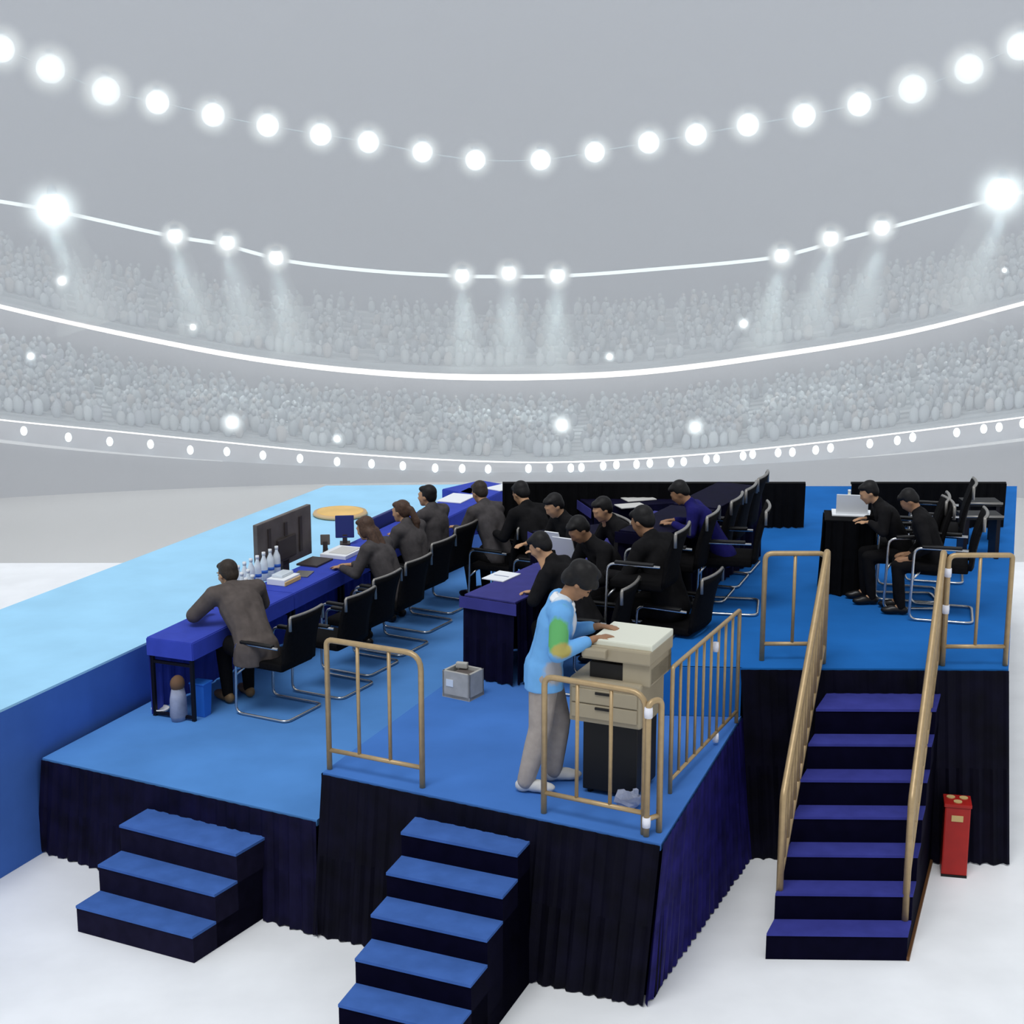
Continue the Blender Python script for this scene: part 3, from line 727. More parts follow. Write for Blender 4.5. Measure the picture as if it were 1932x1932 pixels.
# =================================================================== TABLES
def table(label, near, along, length, width, zf, top_h, cloth, hem, group, mode='apron', topm=None):
    """near: the near corner on the sitters' side; the table runs along the angle and lies to its left"""
    t = thing('table', label, 'table', (near.x, near.y, zf), R_(along), group)
    h = top_h; L, W = length, width
    MB().box((L/2, W/2, h-.012), (L, W, .024), bev=.006).build('table_top', topm or cloth, t)
    if mode == 'apron':
        mb = MB(); pleated(mb, (0,W+.004,0), (L,W+.004,0), .01, h-.01, .008, .16, seed=int(L*10)); mb.build('far_skirt', cloth, t, True)
        mb = MB(); mb.box((L/2,-.004,h-.085), (L,.008,.15)); mb.box((-.004,W/2,h-.085), (.008,W,.15)); mb.build('hem', hem, t)
        for (x, y) in ((.03,.03),(.03,W-.03),(L-.03,.03),(L-.03,W-.03)): MB().box((x,y,(h-.03)/2), (.03,.03,h-.03)).build('leg', M['darkframe'], t)
        for zz in (h-.22, .03): MB().box((.03,W/2,zz), (.025,W-.06,.025)).build('end_rail', M['darkframe'], t)
    else:
        mb = MB()
        for a, b in (((0,0),(0,W)),((0,0),(L,0)),((0,W),(L,W)),((L,0),(L,W))):
            flip = (a, b) in (((0,0),(0,W)),((0,W),(L,W)))
            pleated(mb, (*(b if flip else a),0), (*(a if flip else b),0), .006, h-.012, .016, .13, seed=len(mb.v))
        mb.build('skirt', cloth, t, True)
        MB().box((-.034,W/2,h-.06), (.006,W+.06,.10)).build('hem', hem, t)
    return t
EDGE = at(362,1213,HA+.72); TA = 67.8; TH = .72
ea = dirv(TA); en = Vector((-ea.y, ea.x, 0))
TL = 1.72
names = ['nearest, with a bag beneath', 'second, carrying the bottles and white papers', 'third, with the gold-cuffed hand and paper stack', 'farthest, with white papers at its end']
for k in range(4):
    p = EDGE + ea*(TL+.015)*k
    table('blue-clothed long table beside the light blue stage, ' + names[k], V(p.x,p.y,0), TA, TL, .46, HA, TH, M['cloth'], M['cloth'], 'blue-clothed tables beside the light blue stage')
ZT = HA + TH
# things on these tables
BOT = None
spots = [(at(u, v, ZT), 'back line') for u, v in ((451,1122),(463,1115),(475,1108),(487,1102),(499,1095),(511,1089),(523,1083))]
spots += [(at(u, v, ZT), 'middle line') for u, v in ((458,1136),(470,1130))] + [(at(u, v, ZT), 'near pair') for u, v in ((466,1147),(478,1141))]
cnt = {}
for p, ln in spots:
    cnt[ln] = cnt.get(ln, -1) + 1
    lab = 'white-capped milky water bottle on the blue table, %s in the %s' % (ORD[cnt[ln]], ln)
    if BOT is None:
        BOT = thing('bottle', lab, 'bottle', (p.x,p.y,ZT), 0, 'milky bottles on the blue table'); BOT.scale = (1.15,1.15,1.28)
        MB().lathe([(.030,0.001),(.033,.01),(.033,.12),(.030,.15),(.014,.185),(.013,.205)], n=14).build('body', M['bottle'], BOT, True)
        MB().lathe([(.016,.200),(.016,.224)], n=12).build('cap', M['white'], BOT, True)
        MB().lathe([(.0338,.06),(.0338,.085)], n=14).build('label_band', M['label_blue'], BOT, True)
    else: dup(BOT, (p.x,p.y,ZT), 0, lab)
def flat(name, label, cat, p, size, rz, m, group=None, h=.012, parts=None):
    t = MB().box((0,0,h/2), (size[0],size[1],h), bev=min(h*.3,.004)).build(name, m); t.location = (p.x,p.y,p.z); t.rotation_euler = (0,0,rz)
    return tag(t, label, cat, group)
q = at(535,1098,ZT); q.z = ZT+.001
t = thing('snack_box', 'white open box with orange trim beside the bottles', 'box', q, R_(TA))
MB().box((0,0,.03), (.30,.2,.06), bev=.006).build('body', M['white'], t); MB().box((0,-.104,.02), (.30,.008,.035)).build('trim', M['wood'], t); MB().box((.02,.02,.075), (.22,.12,.03), bev=.01).build('contents', M['bottle'], t)
q = at(572,1084,ZT); q.z = ZT+.001
flat('folder', 'small grey folder lying right of the white snack box', 'folder', q, (.22,.16), R_(TA+12), M['dullmetal'])
q = at(646,1046,ZT); q.z = ZT+.001
t = thing('paper_stack', 'thick white paper stack before the long-haired woman', 'papers', q, R_(TA))
MB().box((0,0,.02), (.42,.30,.04), bev=.004).build('sheets', M['white'], t); MB().box((.01,-.02,.043), (.30,.21,.004)).build('top_sheet', M['whiteplastic'], t)
q = at(594,1062,ZT); q.z = ZT+.001
flat('notebook', 'dark open notebook under the long-haired woman\'s hand', 'notebook', q, (.34,.24), R_(TA), M['screen_dk'], h=.02)
q = at(862,941,ZT); q.z = ZT+.001
flat('paper_sheet', 'white papers at the far end of the blue tables', 'papers', q, (.5,.32), R_(TA), M['white'])
# the big display seen against the light blue stage
p0 = EDGE + ea*2.6 + en*.62
ang = R_(TA-0)
a = atP(484,1082,p0,ang); b = atP(585,1050,p0,ang); c = atP(585,951,p0,ang); d = atP(484,989,p0,ang)
cen = (a+b)/2; Lw = ((b-a).length+(c-d).length)/2; Hh = ((d-a).length+(c-b).length)/2
aa = math.atan2((b-a).y, (b-a).x)
zb = (a.z+b.z)/2
t = thing('display_screen', 'big dark display panel standing behind the blue tables', 'display', (cen.x, cen.y, HD), aa)
MB().box((0,0,zb-HD+Hh/2), (Lw,.05,Hh), bev=.008).build('panel', M['screen'], t)
MB().box((0,-.035,zb-HD+Hh*.35), (Lw*.34,.03,Hh*.42), bev=.01).build('rear_cover', M['screen_dk'], t)
MB().box((0,-.03,zb-HD+Hh*.72), (.05,.02,Hh*.26)).build('bracket', M['screen_dk'], t)
for x in (-.3,.28): MB().box((x*Lw,-.028,zb-HD+Hh*.5), (.05,.02,Hh*.7)).build('rib', M['screen_dk'], t)
MB().box((0,0,(zb-HD)/2), (.12,.05,max(.05,zb-HD)+.1)).build('stand', M['screen_dk'], t)
MB().box((0,0,.012), (.6,.30,.024), bev=.006).build('foot', M['screen_dk'], t)
def monitor(label, u, v, w_, h, rz, m, zt, name='monitor', ahead=0):
    p = at(u, v, zt); t = thing(name, label, 'monitor', p, rz)
    MB().box((0,0,.07+h/2), (w_,.035,h), bev=.008, rx=R_(-10)).build('panel', m, t); MB().box((0,-.02,.05), (.05,.03,.12)).build('stand', M['screen_dk'], t); MB().box((0,0,.008), (w_*.55,.16,.016), bev=.004).build('foot', M['screen_dk'], t)
    return t
monitor('small grey and navy monitor tilted back before the golden disc', 651, 1026, .20, .24, R_(TA-62), M['bluepanel'], ZT+.001)
monitor('smallest black monitor left of the grey one', 614, 1040, .10, .11, R_(TA-62), M['screen'], ZT+.001)
p0 = EDGE + ea*5.35 + en*.52
a = atP(697,985,p0,ang); b = atP(770,952,p0,ang); Lw = (b-a).length; c2 = (a+b)/2
t = thing('display_screen', 'dark navy display panel right of the golden disc', 'display', (c2.x,c2.y,HD), math.atan2((b-a).y,(b-a).x))
MB().box((0,0,c2.z-HD-.09), (Lw,.045,.24), bev=.008).build('panel', M['bluepanel'], t); MB().box((0,0,.012), (.4,.24,.024)).build('foot', M['screen_dk'], t); MB().box((0,.0,(c2.z-HD)/2), (.08,.04,c2.z-HD-.05)).build('stand', M['screen_dk'], t)
# golden disc on the stage
p = at(642,972,HD)
t = thing('wooden_disc', 'round golden wooden disc lying on the light blue stage', 'disc', (p.x,p.y,HD))
MB().lathe([(.31,.002),(.335,.02),(.32,.05)], n=40).build('rim', M['wood_rim'], t, True); MB().lathe([(.285,.0505),(.275,.058)], n=40).build('top', M['wood'], t)
# under the nearest table
p = at(338,1358,HA)
t = thing('carrier_bag', 'greyish white bag with brown top under the nearest table', 'bag', (p.x,p.y,HA), R_(TA))
mb = MB(); mb.lathe([(.07,.002),(.085,.05),(.08,.2),(.06,.29)], n=14); mb.v = [V(v.x*1.1, v.y*.8, v.z) for v in mb.v]; mb.build('body', M['bag'], t, True)
mb = MB(); mb.ell((0,0,.33),(.075,.06,.075),12,8); mb.build('top', M['bag_top'], t, True)
p = at(371,1352,HA)
t = thing('plastic_bin', 'bright blue plastic bin beside the grey bag', 'bin', (p.x+.04,p.y+.04,HA), R_(TA))
MB().hexa([(-.05,-.06,.002),(.05,-.06,.002),(.05,.06,.002),(-.05,.06,.002)],[(-.065,-.07,.30),(.065,-.07,.30),(.065,.07,.30),(-.065,.07,.30)]).build('body', M['bin'], t); MB().box((0,0,.303),(.145,.155,.014),bev=.004).build('rim', M['bin'], t)
p = at(303,1345,HA)
t = thing('bowl', 'small white bowl on the deck under the nearest table', 'bowl', (p.x,p.y,HA)); MB().lathe([(.03,.002),(.075,.03),(.08,.05),(.07,.05),(.03,.015)], n=18).build('body', M['white'], t, True); MB().lathe([(.035,.0),(.035,.008)],n=14).build('foot_ring', M['whiteplastic'], t, True)

# =================================================================== PEOPLE BESIDE THE STAGE
fwd = dirv(FACE)
def sit(i, off=.02): return rowA[i] + fwd*off
P1 = seated(.26, .74, .36, .20); P1['head'] = (0,.50,1.09); P1['neck'] = (0,.42,1.00); P1['shR'] = (.20,.36,.97); P1['shL'] = (-.20,.36,.97); P1['chest'] = (0,.27,.87); P1['waist'] = (0,.12,.72); P1['elL'] = (-.34,.48,.79); P1['wrL'] = (-.20,.66,.78); P1['fiL'] = (-.06,.72,.77); P1['elR'] = (.30,.46,.80); P1['wrR'] = (.16,.66,.78); P1['fiR'] = (.03,.73,.77); P1['_hem'] = .12
person('person with short dark hair in charcoal suit, elbows on the nearest blue table', sit(0,.15) - dirv(68)*.12, FACE-26, P1, M['suit'], M['trouser_b'], M['hair_g'], M['skin'], M['shoe_br'], 1.04, voxel=.012, pitch=18, yaw=10, detail=True, grow=.024)
P2 = seated(.16, .74, .46, .10, legs=.05); P2['wrL'] = (-.05,.64,.78); P2['fiL'] = (-.0,.80,.77)
person('person with long brown hair in grey jacket leaning over the table', sit(3,-.06), FACE, P2, M['suit_g'], M['trouser_b'], M['hair_br'], M['skin'], M['shoe_b'], .97, 'long', pitch=22, yaw=-6)
person('person with brown ponytail in grey jacket facing the stage', sit(4, -.05), FACE-8, seated(.10,.74), M['suit_g'], M['trouser_b'], M['hair_br'], M['skin'], M['shoe_b'], .97, 'tail', pitch=10, yaw=8)
person('person with dark hair in profile, upright in a dark grey suit', sit(5, .02), FACE-6, seated(.02,.74), M['suit_g'], M['trouser_b'], M['hair'], M['skin'], M['shoe_b'], .99, pitch=4, yaw=12)
# =================================================================== CORNER PLATFORM
E1D = -28.0
# second row of tables under navy cloth
n0 = at(972,1136,HB+.74)
TB = 60.0
eb = dirv(TB); ebn = Vector((-eb.y, eb.x, 0))
for k, w_ in enumerate(('nearest, with a printed white sheet','second, behind the bowed person','farthest, before the black drape')):
    p = n0 + eb*1.28*k
    table('navy skirted table on the corner platform, ' + w_, V(p.x,p.y,0), TB, 1.26, .50, HB, .74, M['cloth_dark'], M['cloth_hem'], 'navy tables on the corner platform', 'skirt', M['cloth_hem'])
q = at(946,1088,HB+.742)
t = thing('paper_sheet', 'white printed sheet on the navy table beside the bowed person', 'papers', q, R_(TB-90))
MB().box((0,0,.004),(.22,.31,.008)).build('sheets', M['white'], t); MB().box((0,.0,.0085),(.15,.02,.001)).build('printed_line', M['bag'], t)
pB = lambda u, v, z=HB+1.15: at(u, v, z)
def seat_under(hd, face, ahead):
    f = dirv(face); return V(hd.x, hd.y, 0) - f*ahead
def seat_person(label, u, v, zf, face, Pz, s, cl, sk, hr='short', hm=None, pitch=25, yaw=0, ch=None, chface=None, tr='trouser_b', vox=.015):
    hz = Pz['head'][2]*s; hd = at(u, v, zf+hz); root = seat_under(hd, face, Pz['head'][1]*s); root.z = zf
    person(label, root, face, Pz, M[cl], M[tr], hm or M['hair'], M[sk], M['shoe_b'], s, hr, voxel=vox, pitch=pitch, yaw=yaw)
    if ch: chair(root - dirv(face)*.04, chface or face, ch[0], ch[1])
    return root
GB = 'black chairs on the corner platform'
GA = 'black chairs beside the light blue stage'
seat_person('person with pale neck and broad dark jacket, bent over white papers', 905, 930, HA, 128, seated(.16,.74,low=.02), 1.0, 'suit_g', 'skin', hm=M['hair_g'], pitch=26, ch=('black chair under the pale-necked person in the dark jacket', GA), chface=FACE)
seat_person('person in a black jacket at the dark far end of the stage-side row', 983, 932, HA, 128, seated(.18,.74), 1.04, 'suit_b', 'skin', pitch=34, ch=('black chair under the person at the far end of the row', GA), chface=FACE)
pf = at(925,932,ZT); table('blue-clothed table carrying white papers at the far end of the row', V(pf.x-.25,pf.y+.02,0), 50, .72, .46, HA, TH, M['cloth'], M['cloth'], 'blue-clothed tables beside the light blue stage')
q = at(945,921,ZT); q.z += .001; flat('paper_sheet', 'white papers before the pale-necked person', 'papers', q, (.34,.26), R_(50), M['white'])
Pb = seated(.26,.74,.36,.14)
Pc = seated(.22,.74,.30,.10); Pc['elL']=(-.24,.42,.80); Pc['wrL']=(-.06,.40,1.02); Pc['fiL']=(-.03,.44,1.14)
seat_person('person in black jacket bowed with a hand to the face at the nearest navy table', 1020, 1032, HB, 158, Pc, .98, 'suit_b', 'skin', pitch=34, ch=('black chair under the bowed person by the nearest navy table', GB))
seat_person('person in black jacket reading white sheets behind the standing volunteer', 1093, 1000, HB, 205, Pb, .98, 'suit_b', 'skin_d', pitch=42, ch=('black chair under the person reading white sheets', GB))
seat_person('person with pale collar looking down, near the black drape', 1046, 955, HB, 205, seated(.16,.74,low=.03), .95, 'suit_b', 'skin', pitch=30, ch=('black chair under the pale-collared person near the drape', GB))
Pd = seated(.2,.74,.30,.10); Pd['elR']=(.22,.40,.80); Pd['wrR']=(.08,.36,1.02); Pd['fiR']=(.05,.40,1.15)
seat_person('person resting the chin on a hand before a white cup', 1137, 962, HB, 200, Pd, .95, 'suit_b', 'skin', pitch=26, ch=('black chair under the person resting the chin on a hand', GB))
seat_person('person seen from behind as a broad black back above the photocopier', 1213, 985, HB, 140, seated(.12,.74), 1.08, 'suit_b', 'skin_d', pitch=30, ch=('black chair with metal arm behind the photocopier', GB), chface=152)
for (u, v, w_, hh, lab) in ((1066,1038,.20,.28,'tilted white sheets held by the reader behind the volunteer'),):
    p = at(u, v, HB+.93)
    t = thing('paper_sheet', lab, 'papers', p, R_(150)); MB().box((0,0,.0),(.20,.012,.28),rx=R_(-25)).build('front_sheet', M['white'], t); MB().box((.10,.03,.08),(.14,.01,.20),rx=R_(-25)).build('rear_sheet', M['white'], t)
t3 = at(1120,1005,HB+.74)
p = at(1150,1010,HB+.742)
table('navy skirted table behind the person with the white cup', V(p.x-.55,p.y-.25,0), 25, 1.3, .5, HB, .74, M['cloth_dark'], M['cloth_hem'], 'navy tables on the corner platform', 'skirt', M['cloth_dark'])
p = at(1140,990,HB+.742)
t = thing('cup', 'white cup with a blue band on the dark table', 'cup', p); MB().lathe([(.032,.001),(.04,.12),(.036,.12),(.03,.01)],n=16).build('body', M['white'], t, True); MB().lathe([(.0365,.05),(.0375,.075)],n=16).build('band', M['label_blue'], t, True)
for (u, v, sx, lab) in ((1205,942,.34,'white papers on the dark table near the platform seam'),(1190,955,.30,'second white sheet lying before the seam papers')):
    q = at(u, v, HB+.745); flat('paper_sheet', lab, 'papers', q, (sx,.2), R_(20), M['whiteplastic'])
p = at(1205,950,HB+.742)
table('navy skirted table below the seam papers', V(p.x-.5,p.y-.2,0), 15, 1.2, .55, HB, .74, M['cloth_dark'], M['cloth_hem'], 'navy tables on the corner platform', 'skirt', M['cloth_dark'])

# white box with an open top
p = at(874,1312,HB)
t = thing('foam_box', 'white foam box with an open dark top on the deck', 'box', p, R_(-32))
mb = MB(); w_, d_, h_ = .27, .22, .23
mb.box((0,0,.015),(w_,d_,.03)); 
for c_, s_ in (((0,-d_/2+.012,h_/2),(w_,.024,h_)),((0,d_/2-.012,h_/2),(w_,.024,h_)),((-w_/2+.012,0,h_/2),(.024,d_,h_)),((w_/2-.012,0,h_/2),(.024,d_,h_))): mb.box(c_, s_, bev=.005)
mb.build('body', M['foam'], t); MB().box((.02,.0,h_*.78),(w_*.72,d_*.7,.05),bev=.01).build('contents', M['screen'], t); MB().box((-.05,.06,h_+.01),(.10,.05,.05),bev=.01,rz=.3).build('flap', M['foam'], t)
MB().box((-.06,-d_/2-.002,.13),(.07,.003,.06)).build('label_plate', M['bottle'], t)

# photocopier
p = at(1166,1500,HB); p = at(1150,1502,HB)
cw, cdp = .62, .50
t = thing('photocopier', 'beige photocopier on a black cabinet behind the barrier', 'photocopier', p, R_(-24))
t.scale = (.80,1,1)
cb_ = MB().box((0,.20,.29),(.50,.42,.52),bev=.01).build('cabinet', M['black'], t)
for x in (-.2,.2):
    for y in (.04,.36): MB().lathe([(.025,.0),(.025,.04)],(x,y,0),10).build('caster', M['black'], cb_, True)
o = MB().box((-.03,.19,.70),(.66,.50,.32),bev=.02).build('drawer_unit', M['copier'], t)
for z in (.63,.74):
    pd = MB().box((-.03,-.068,z),(.60,.012,.10),bev=.004).build('paper_drawer', M['copier'], t)
    MB().box((-.03,-.078,z+.03),(.16,.012,.018),bev=.003).build('drawer_handle', M['copier_dk'], pd)
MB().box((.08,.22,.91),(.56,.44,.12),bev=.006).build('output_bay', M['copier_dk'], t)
MB().box((.235,.21,.93),(.25,.46,.18),bev=.01).build('side_column', M['copier'], t)
MB().box((.06,.40,.93),(.60,.08,.18),bev=.01).build('rear_column', M['copier'], t)
MB().box((.06,.20,1.05),(.62,.50,.10),bev=.014).build('scanner_body', M['copier'], t)
MB().box((-.12,-.06,1.06),(.22,.08,.06),bev=.01).build('control_panel', M['copier'], t)
MB().box((.09,.22,1.115),(.56,.46,.05),bev=.012).build('lid', M['copier_top'], t)
p = at(1185,1525,HB); 
t = thing('plastic_bag', 'crumpled clear plastic bag beside the black cabinet', 'bag', p)
mb = MB(); rnd = random.Random(3); mb.ell((0,0,.06),(.10,.06,.06),12,8); mb.v = [V(v.x*(1+rnd.uniform(-.2,.2)), v.y*(1+rnd.uniform(-.2,.2)), max(.002, v.z*(1+rnd.uniform(-.25,.25)))) for v in mb.v]; mb.build('body', M['bag'], t); MB().box((.05,0,.115),(.03,.03,.05),rz=.4).build('knot', M['bag'], t)

# the volunteer
def jacket_mat():
    m = mat('volunteer_jacket', (112, 172, 226), .8, noise=.06, nscale=9, spec=.1); nt = m.node_tree; b = nt.nodes['Principled BSDF']
    tc = nt.nodes.new('ShaderNodeTexCoord'); base = b.inputs['Base Color'].links[0].from_socket
    nz = nt.nodes.new('ShaderNodeTexNoise'); nz.inputs['Scale'].default_value = 22; nt.links.new(tc.outputs['Object'], nz.inputs['Vector'])
    def blob(c, r, rgb, prev, sc_=(1,1,1), wob=.04, edge=.012):
        mp = nt.nodes.new('ShaderNodeMapping'); mp.vector_type = 'TEXTURE'; mp.inputs['Location'].default_value = c; mp.inputs['Scale'].default_value = sc_
        nt.links.new(tc.outputs['Object'], mp.inputs['Vector'])
        ln = nt.nodes.new('ShaderNodeVectorMath'); ln.operation = 'LENGTH'; nt.links.new(mp.outputs[0], ln.inputs[0])
        ad = nt.nodes.new('ShaderNodeMath'); ad.operation = 'MULTIPLY_ADD'; ad.inputs[1].default_value = wob; nt.links.new(nz.outputs['Fac'], ad.inputs[0]); nt.links.new(ln.outputs['Value'], ad.inputs[2])
        mr = nt.nodes.new('ShaderNodeMapRange'); mr.inputs['From Min'].default_value = r+wob*.5-edge; mr.inputs['From Max'].default_value = r+wob*.5+edge; mr.inputs['To Min'].default_value = 1; mr.inputs['To Max'].default_value = 0
        nt.links.new(ad.outputs[0], mr.inputs['Value'])
        mx = nt.nodes.new('ShaderNodeMix'); mx.data_type = 'RGBA'; nt.links.new(mr.outputs['Result'], mx.inputs['Factor'])
        nt.links.new(prev, mx.inputs['A']); mx.inputs['B'].default_value = lin(rgb)
        return mx.outputs['Result']
    c = base
    c = blob((.10,.23,1.22), .085, (214,220,230), c, (1.0,.75,1.7))          # white chest panel
    c = blob((.05,.10,1.40), .06, (214,224,232), c, (1.2,1.3,.8))            # white yoke near the collar
    c = blob((.29,.05,1.20), .100, (104,178,108), c, (1,1.0,1.25))           # green print on the right sleeve
    c = blob((.29,.09,1.095), .062, (180,168,96), c, (1,1.2,.9))               # yellow foot of that print
    c = blob((.15,.22,1.28), .035, (130,176,104), c, (1,1,1.4))              # green mark on the chest
    c = blob((.20,.10,1.36), .03, (104,178,128), c)
    c = blob((.17,.05,.90), .07, (168,168,172), c, (1,1.2,1.2))               # grey lower panel
    nt.links.new(c, b.inputs['Base Color'])
    return m
M['vjacket'] = jacket_mat()
PV = dict(pelvis=(0,-.02,.90), waist=(0,.02,1.06), chest=(0,.07,1.22), neck=(0,.115,1.40), head=(0,.225,1.515),
    shR=(.19,.085,1.345), shL=(-.19,.10,1.345), elR=(.255,.06,1.08), elL=(-.24,.16,1.09), wrR=(.15,.33,1.155), wrL=(-.12,.38,1.165), fiR=(.09,.47,1.165), fiL=(-.05,.52,1.17),
    hipR=(.09,-.02,.87), hipL=(-.09,-.01,.87), knR=(.10,-.05,.47), knL=(-.10,.10,.47), anR=(.10,-.15,.085), anL=(-.10,.06,.085), toeR=(.13,-.01,.04), toeL=(-.11,.20,.04), _hem=.13, _cuff=.74, _loose=.026)
p = at(1030,1483,HB)
tv = person('person in a light blue, white and green volunteer jacket standing at the photocopier', p, 2, PV, M['vjacket'], M['trouser_g'], M['hair'], M['skin_d'], M['shoe_w'], .985, 'mop', voxel=.010, pitch=48, yaw=-6, collar=M['white'], detail=True, grow=.024)
q = p + dirv(2)*.42 + V(0,0,1.12)

# =================================================================== STAIR PLATFORM
GC = 'black chairs in the diagonal row on the stair platform'
ct = [(1317,1177),(1363,1140),(1391,1112),(1414,1085),(1454,1056),(1486,1006),(1504,984),(1515,960),(1550,936)]
ctips = [(1264,1216)] + ct[:6]
for i, (u, v) in enumerate(ctips):
    c = tip_to_centre(at(u, v, HC), 165, -.27, -.27) if i == 0 else tip_to_centre(at(u, v, HC), 160)
    if c.y > 15.5: continue
    chair(c, 160, 'black chair with bright sled feet in the diagonal row, %s from the front' % ORD[i], GC)
    c2 = c + dirv(160)*.66 + dirv(70)*.16
    if i < 5 and c2.y < 15.2 and c2.x > CL.x + .36 + (c2.y-CL.y)/math.tan(R_(84)): chair(c2, 160, 'black chair in the inner row left of the diagonal row, %s from the front' % ORD[i], 'black chairs in the inner row')
# dark table run with sitters left of that row
p = at(1262,1010,HC+.74)
for k, w_ in enumerate(('nearest the seam','behind, before the drape')):
    pp = V(p.x-.02,p.y,0) + dirv(62)*1.25*k
    if pp.y < 16: table('navy skirted table left of the diagonal chairs, ' + w_, pp, 62, 1.2, .45, HC, .74, M['cloth_dark'], M['cloth_dark'], 'navy tables on the stair platform', 'skirt', M['cloth_dark'])
Pn = seated(.24,.86,.30,.08); Pn['elR'] = (.26,.34,.84); Pn['elL'] = (-.26,.34,.84)
seat_person('person in a navy shirt with clasped hands near the seam', 1283, 930, HC, 170, Pn, .86, 'navyshirt', 'skin_d', pitch=38, ch=('black chair under the person in the navy shirt', 'black chairs by the seam'), vox=.015)
# small table under black cloth with an open white laptop
a = at(1552,1122,HC); b = at(1642,1126,HC)
ln = (b-a).length
t = thing('table', 'small black-clothed table with a white laptop at the stair head', 'table', (a.x,a.y,HC), math.atan2((b-a).y,(b-a).x))
mb = MB()
for (x0, x1) in (((0,0),(ln,0)),((ln,0),(ln,.42)),((ln,.42),(0,.42)),((0,.42),(0,0))): pleated(mb, (*x0,0), (*x1,0), .004, .70, .02, .15, seed=len(mb.v))
mb.build('cloth', M['black_cloth'], t, True); MB().box((ln/2,.21,.705),(ln+.02,.44,.02),bev=.006).build('table_top', M['black_cloth'], t)
q = t.matrix_basis @ V(ln*.55,.24,.717)
tl = thing('laptop', 'open white laptop on the small black-clothed table', 'laptop', q, math.atan2((b-a).y,(b-a).x))
MB().box((0,.04,.008),(.36,.26,.016),bev=.004).build('base', M['white'], tl); MB().box((.0,-.07,.11),(.29,.012,.20),bev=.004,rx=R_(10)).build('screen', M['white'], tl); MB().box((.11,.05,.022),(.10,.16,.006)).build('paper', M['bottle'], tl)
q = t.matrix_basis @ V(ln*.5,.38,.717)
tb = thing('bottle', 'cream bottle standing behind the white laptop', 'bottle', q); MB().lathe([(.028,.001),(.03,.01),(.03,.13),(.014,.17),(.013,.19)],n=14).build('body', M['copier_top'], tb, True); MB().lathe([(.015,.188),(.015,.21)],n=10).build('cap', M['white'], tb, True)
Pl = seated(.20,.87,.22,.10); Pl['elR'] = (.26,.30,.84); Pl['elL'] = (-.26,.30,.84)
seat_person('person in black with a hand on the white laptop at the stair head', 1640, 930, HC, 178, Pl, .84, 'suit_b', 'skin', pitch=28, ch=('black chair under the person at the white laptop', 'black chairs at the stair head'), vox=.014)
seat_person('person in black sitting to the right of the laptop user', 1716, 945, HC, 165, dict(seated(.14,.58,.16,.12), elR=(.25,.12,.78), elL=(-.25,.12,.78)), .84, 'suit_b', 'skin_d', pitch=45, ch=('black chair right of the laptop user', 'black chairs at the stair head'), vox=.016)
for i, (u, v, w_) in enumerate(((1765,1112,'nearer the rail'),(1815,1078,'farther from the rail'))):
    c = tip_to_centre(at(u, v, HC), 165, .27, -.27)
    if c.y < 16.5: chair(c, 165, 'black chair behind the right-hand barrier, ' + w_, 'black chairs behind the right-hand barrier')
for i, (u0, u1, v, lab) in enumerate(((1818,1894,974,'nearer'),(1822,1892,949,'farther'))):
    a = at(u0, v, HC+.45); b = at(u1, v, HC+.45); L = (b-a).length
    t = thing('bench', 'dark bench with pale metal edge near the drape, the %s of two' % lab, 'bench', (a.x,a.y,HC), 0, 'dark benches by the drape')
    MB().box((L/2,.14,.43),(L,.28,.04),bev=.006).build('seat', M['black'], t); MB().tube([(0,-.005,.445),(L,-.005,.445)],.012,8).build('edge_rail', M['dullmetal'], t, True)
    for x in (.04,L-.04): MB().box((x,.14,.205),(.04,.24,.41)).build('leg', M['darkframe'], t)

# =================================================================== HAZE AND LAMP HALOS
def vol(name, density, col=(1,1,1), radial=None):
    m = bpy.data.materials.new(name); m.use_nodes = True; nt = m.node_tree; nt.nodes.clear()
    o = nt.nodes.new('ShaderNodeOutputMaterial'); v = nt.nodes.new('ShaderNodeVolumeScatter')
    v.inputs['Color'].default_value = (*col, 1); v.inputs['Density'].default_value = density
    v.inputs['Anisotropy'].default_value = 0
    if radial:
        tc = nt.nodes.new('ShaderNodeTexCoord'); ln = nt.nodes.new('ShaderNodeVectorMath'); ln.operation = 'LENGTH'
        mr = nt.nodes.new('ShaderNodeMapRange'); mr.interpolation_type = 'SMOOTHSTEP'
        mr.inputs['From Min'].default_value = radial[0]; mr.inputs['From Max'].default_value = radial[1]
        mr.inputs['To Min'].default_value = 1; mr.inputs['To Max'].default_value = 0
        pw = nt.nodes.new('ShaderNodeMath'); pw.operation = 'POWER'; pw.inputs[1].default_value = 2.0
        ml = nt.nodes.new('ShaderNodeMath'); ml.operation = 'MULTIPLY'; ml.inputs[1].default_value = density
        nt.links.new(tc.outputs['Object'], ln.inputs[0]); nt.links.new(ln.outputs['Value'], mr.inputs['Value'])
        nt.links.new(mr.outputs['Result'], pw.inputs[0]); nt.links.new(pw.outputs[0], ml.inputs[0]); nt.links.new(ml.outputs[0], v.inputs['Density'])
    nt.links.new(v.outputs[0], o.inputs['Volume'])
    return m
HALO = vol('lamp_haze', 6.0, (.92,.975,1), (.28, 1.05)); HALO_S = vol('spot_haze', 7, (.90,.97,1), (.30, 1.0)); HALO_B = vol('flare_haze', 2.2, (.90,.97,1), (.22, 1.0))
def outward(me):
    bm = bmesh.new(); bm.from_mesh(me); bmesh.ops.recalc_face_normals(bm, faces=bm.faces[:]); bm.to_mesh(me); bm.free(); return me
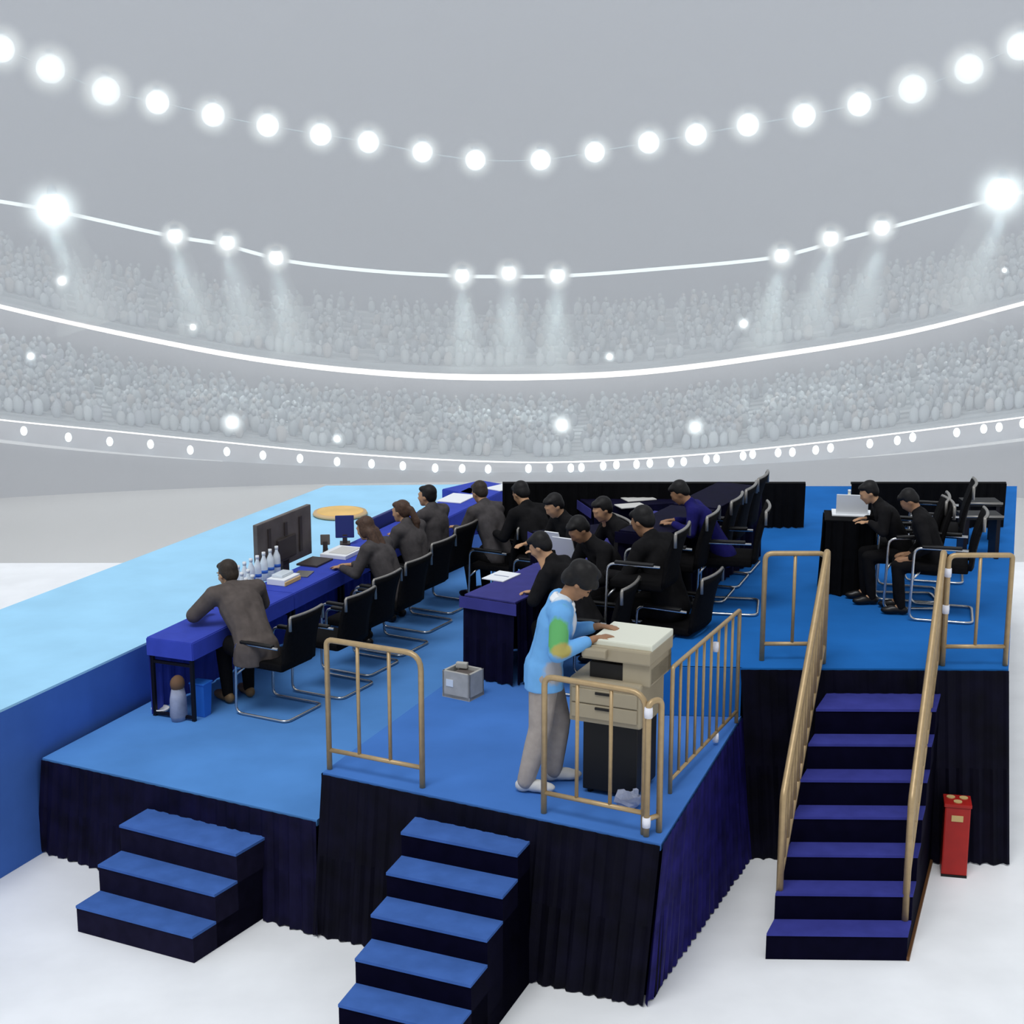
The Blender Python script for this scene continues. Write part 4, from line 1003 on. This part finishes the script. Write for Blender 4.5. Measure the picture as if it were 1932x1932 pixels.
halo_me = MB().ell((0,0,0), 1, 20, 12).mesh('halo', HALO, True); halo_s = halo_me.copy(); halo_s.materials[0] = HALO_S; halo_b = halo_me.copy(); halo_b.materials[0] = HALO_B
BEAM = vol('beam_haze', .26, (.84,.97,1))
beam_pts = MB().lathe([(.30,0),(.95,-3.6)], n=20).mesh('beam', BEAM, True); outward(beam_pts)
for o in [o for o in COL.objects if o.name.startswith(('arena_lamp','spotlight','crowd_flash')) and o.parent is None]:
    if o.name.startswith('crowd_flash'): rg = max(v.co.x for v in o.data.vertices)
    else: rg = max(v.co.x for v in [c for c in o.children if c.name.startswith(('globe','lens'))][0].data.vertices)
    k = 2.35 if o.name.startswith('arena') else 2.9
    h = bpy.data.objects.new('halo', halo_me if o.name.startswith('arena') else halo_b if rg > .5 else halo_s); COL.objects.link(h); h.parent = o; h.scale = (rg*k,)*3
    if o.name.startswith('spotlight'):
        big = rg > .5
        b = bpy.data.objects.new('beam', beam_pts); COL.objects.link(b); b.parent = o
        az = o.location.x*.018
        b.rotation_euler = (0, az, 0)
        b.scale = (1.5,1.5,1.2) if big else (1,1,1)
        l = bpy.data.lights.new('beam_light', 'SPOT'); l.energy = 1800 if big else 2600; l.spot_size = R_(34); l.spot_blend = .7; l.shadow_soft_size = .32; l.color = (.72,.95,1)
        lo_ = bpy.data.objects.new('beam_light', l); COL.objects.link(lo_); lo_.parent = o; lo_.location = (0,0,-rg*1.1); lo_.rotation_euler = (0, az, 0)
# thin mist filling the far half of the arena
mb = MB(); az = [R_(48 + 84*i/20) for i in range(21)]
ring = lambda Rr, z: [(Rr*math.cos(a), Rr*math.sin(a), z) for a in az]
a0, a1, b0, b1 = ring(36,-5.25), ring(78,-5.25), ring(36,22), ring(78,22); n = 21
mb.add(a0+a1+b0+b1, [(i,i+1,n+i+1,n+i) for i in range(n-1)] + [(2*n+i,3*n+i,3*n+i+1,2*n+i+1) for i in range(n-1)] + [(i,2*n+i,2*n+i+1,i+1) for i in range(n-1)] + [(n+i,n+i+1,3*n+i+1,3*n+i) for i in range(n-1)] + [(0,n,3*n,2*n),(n-1,3*n-1,4*n-1,2*n-1)])
o = mb.build('haze', vol('arena_mist', .058, (.50,.52,.555))); outward(o.data); tag(o, 'thin white mist hanging in the far half of the arena', 'haze', kind='stuff')

for k, x in enumerate((-13,-4.5,4.5,13)):  # unseen spots added overhead to lighten the hall floor towards the ice edge
    l = bpy.data.lights.new('floor_fill_spot', 'SPOT'); l.energy = 1200; l.spot_size = R_(70); l.spot_blend = 1; l.shadow_soft_size = .5
    o = bpy.data.objects.new('floor_fill_spot', l); COL.objects.link(o); o.location = (x, 35, 24); o.rotation_euler = (R_(2), 0, 0)

# =================================================================== LIGHT
w = bpy.data.worlds.new('World'); sc.world = w; w.use_nodes = True
bg = w.node_tree.nodes['Background']; bg.inputs[0].default_value = (.86,.92,1,1); bg.inputs[1].default_value = .62
s = bpy.data.lights.new('arena_key', 'SUN'); s.energy = 1.5; s.angle = R_(25); s.color = (.97,.985,1)
so = bpy.data.objects.new('arena_key', s); COL.objects.link(so); so.rotation_euler = (R_(24), R_(-10), 0); so.location = (0, 4, 20)

sc.view_settings.view_transform = 'Standard'; sc.view_settings.look = 'None'
sc.view_settings.exposure = 0; sc.view_settings.gamma = 1; sc.view_settings.use_curve_mapping = False
sc.cycles.volume_bounces = 2; sc.cycles.max_bounces = 7; sc.cycles.diffuse_bounces = 3; sc.cycles.glossy_bounces = 3
sc.cycles.use_adaptive_sampling = True; sc.cycles.adaptive_threshold = .09
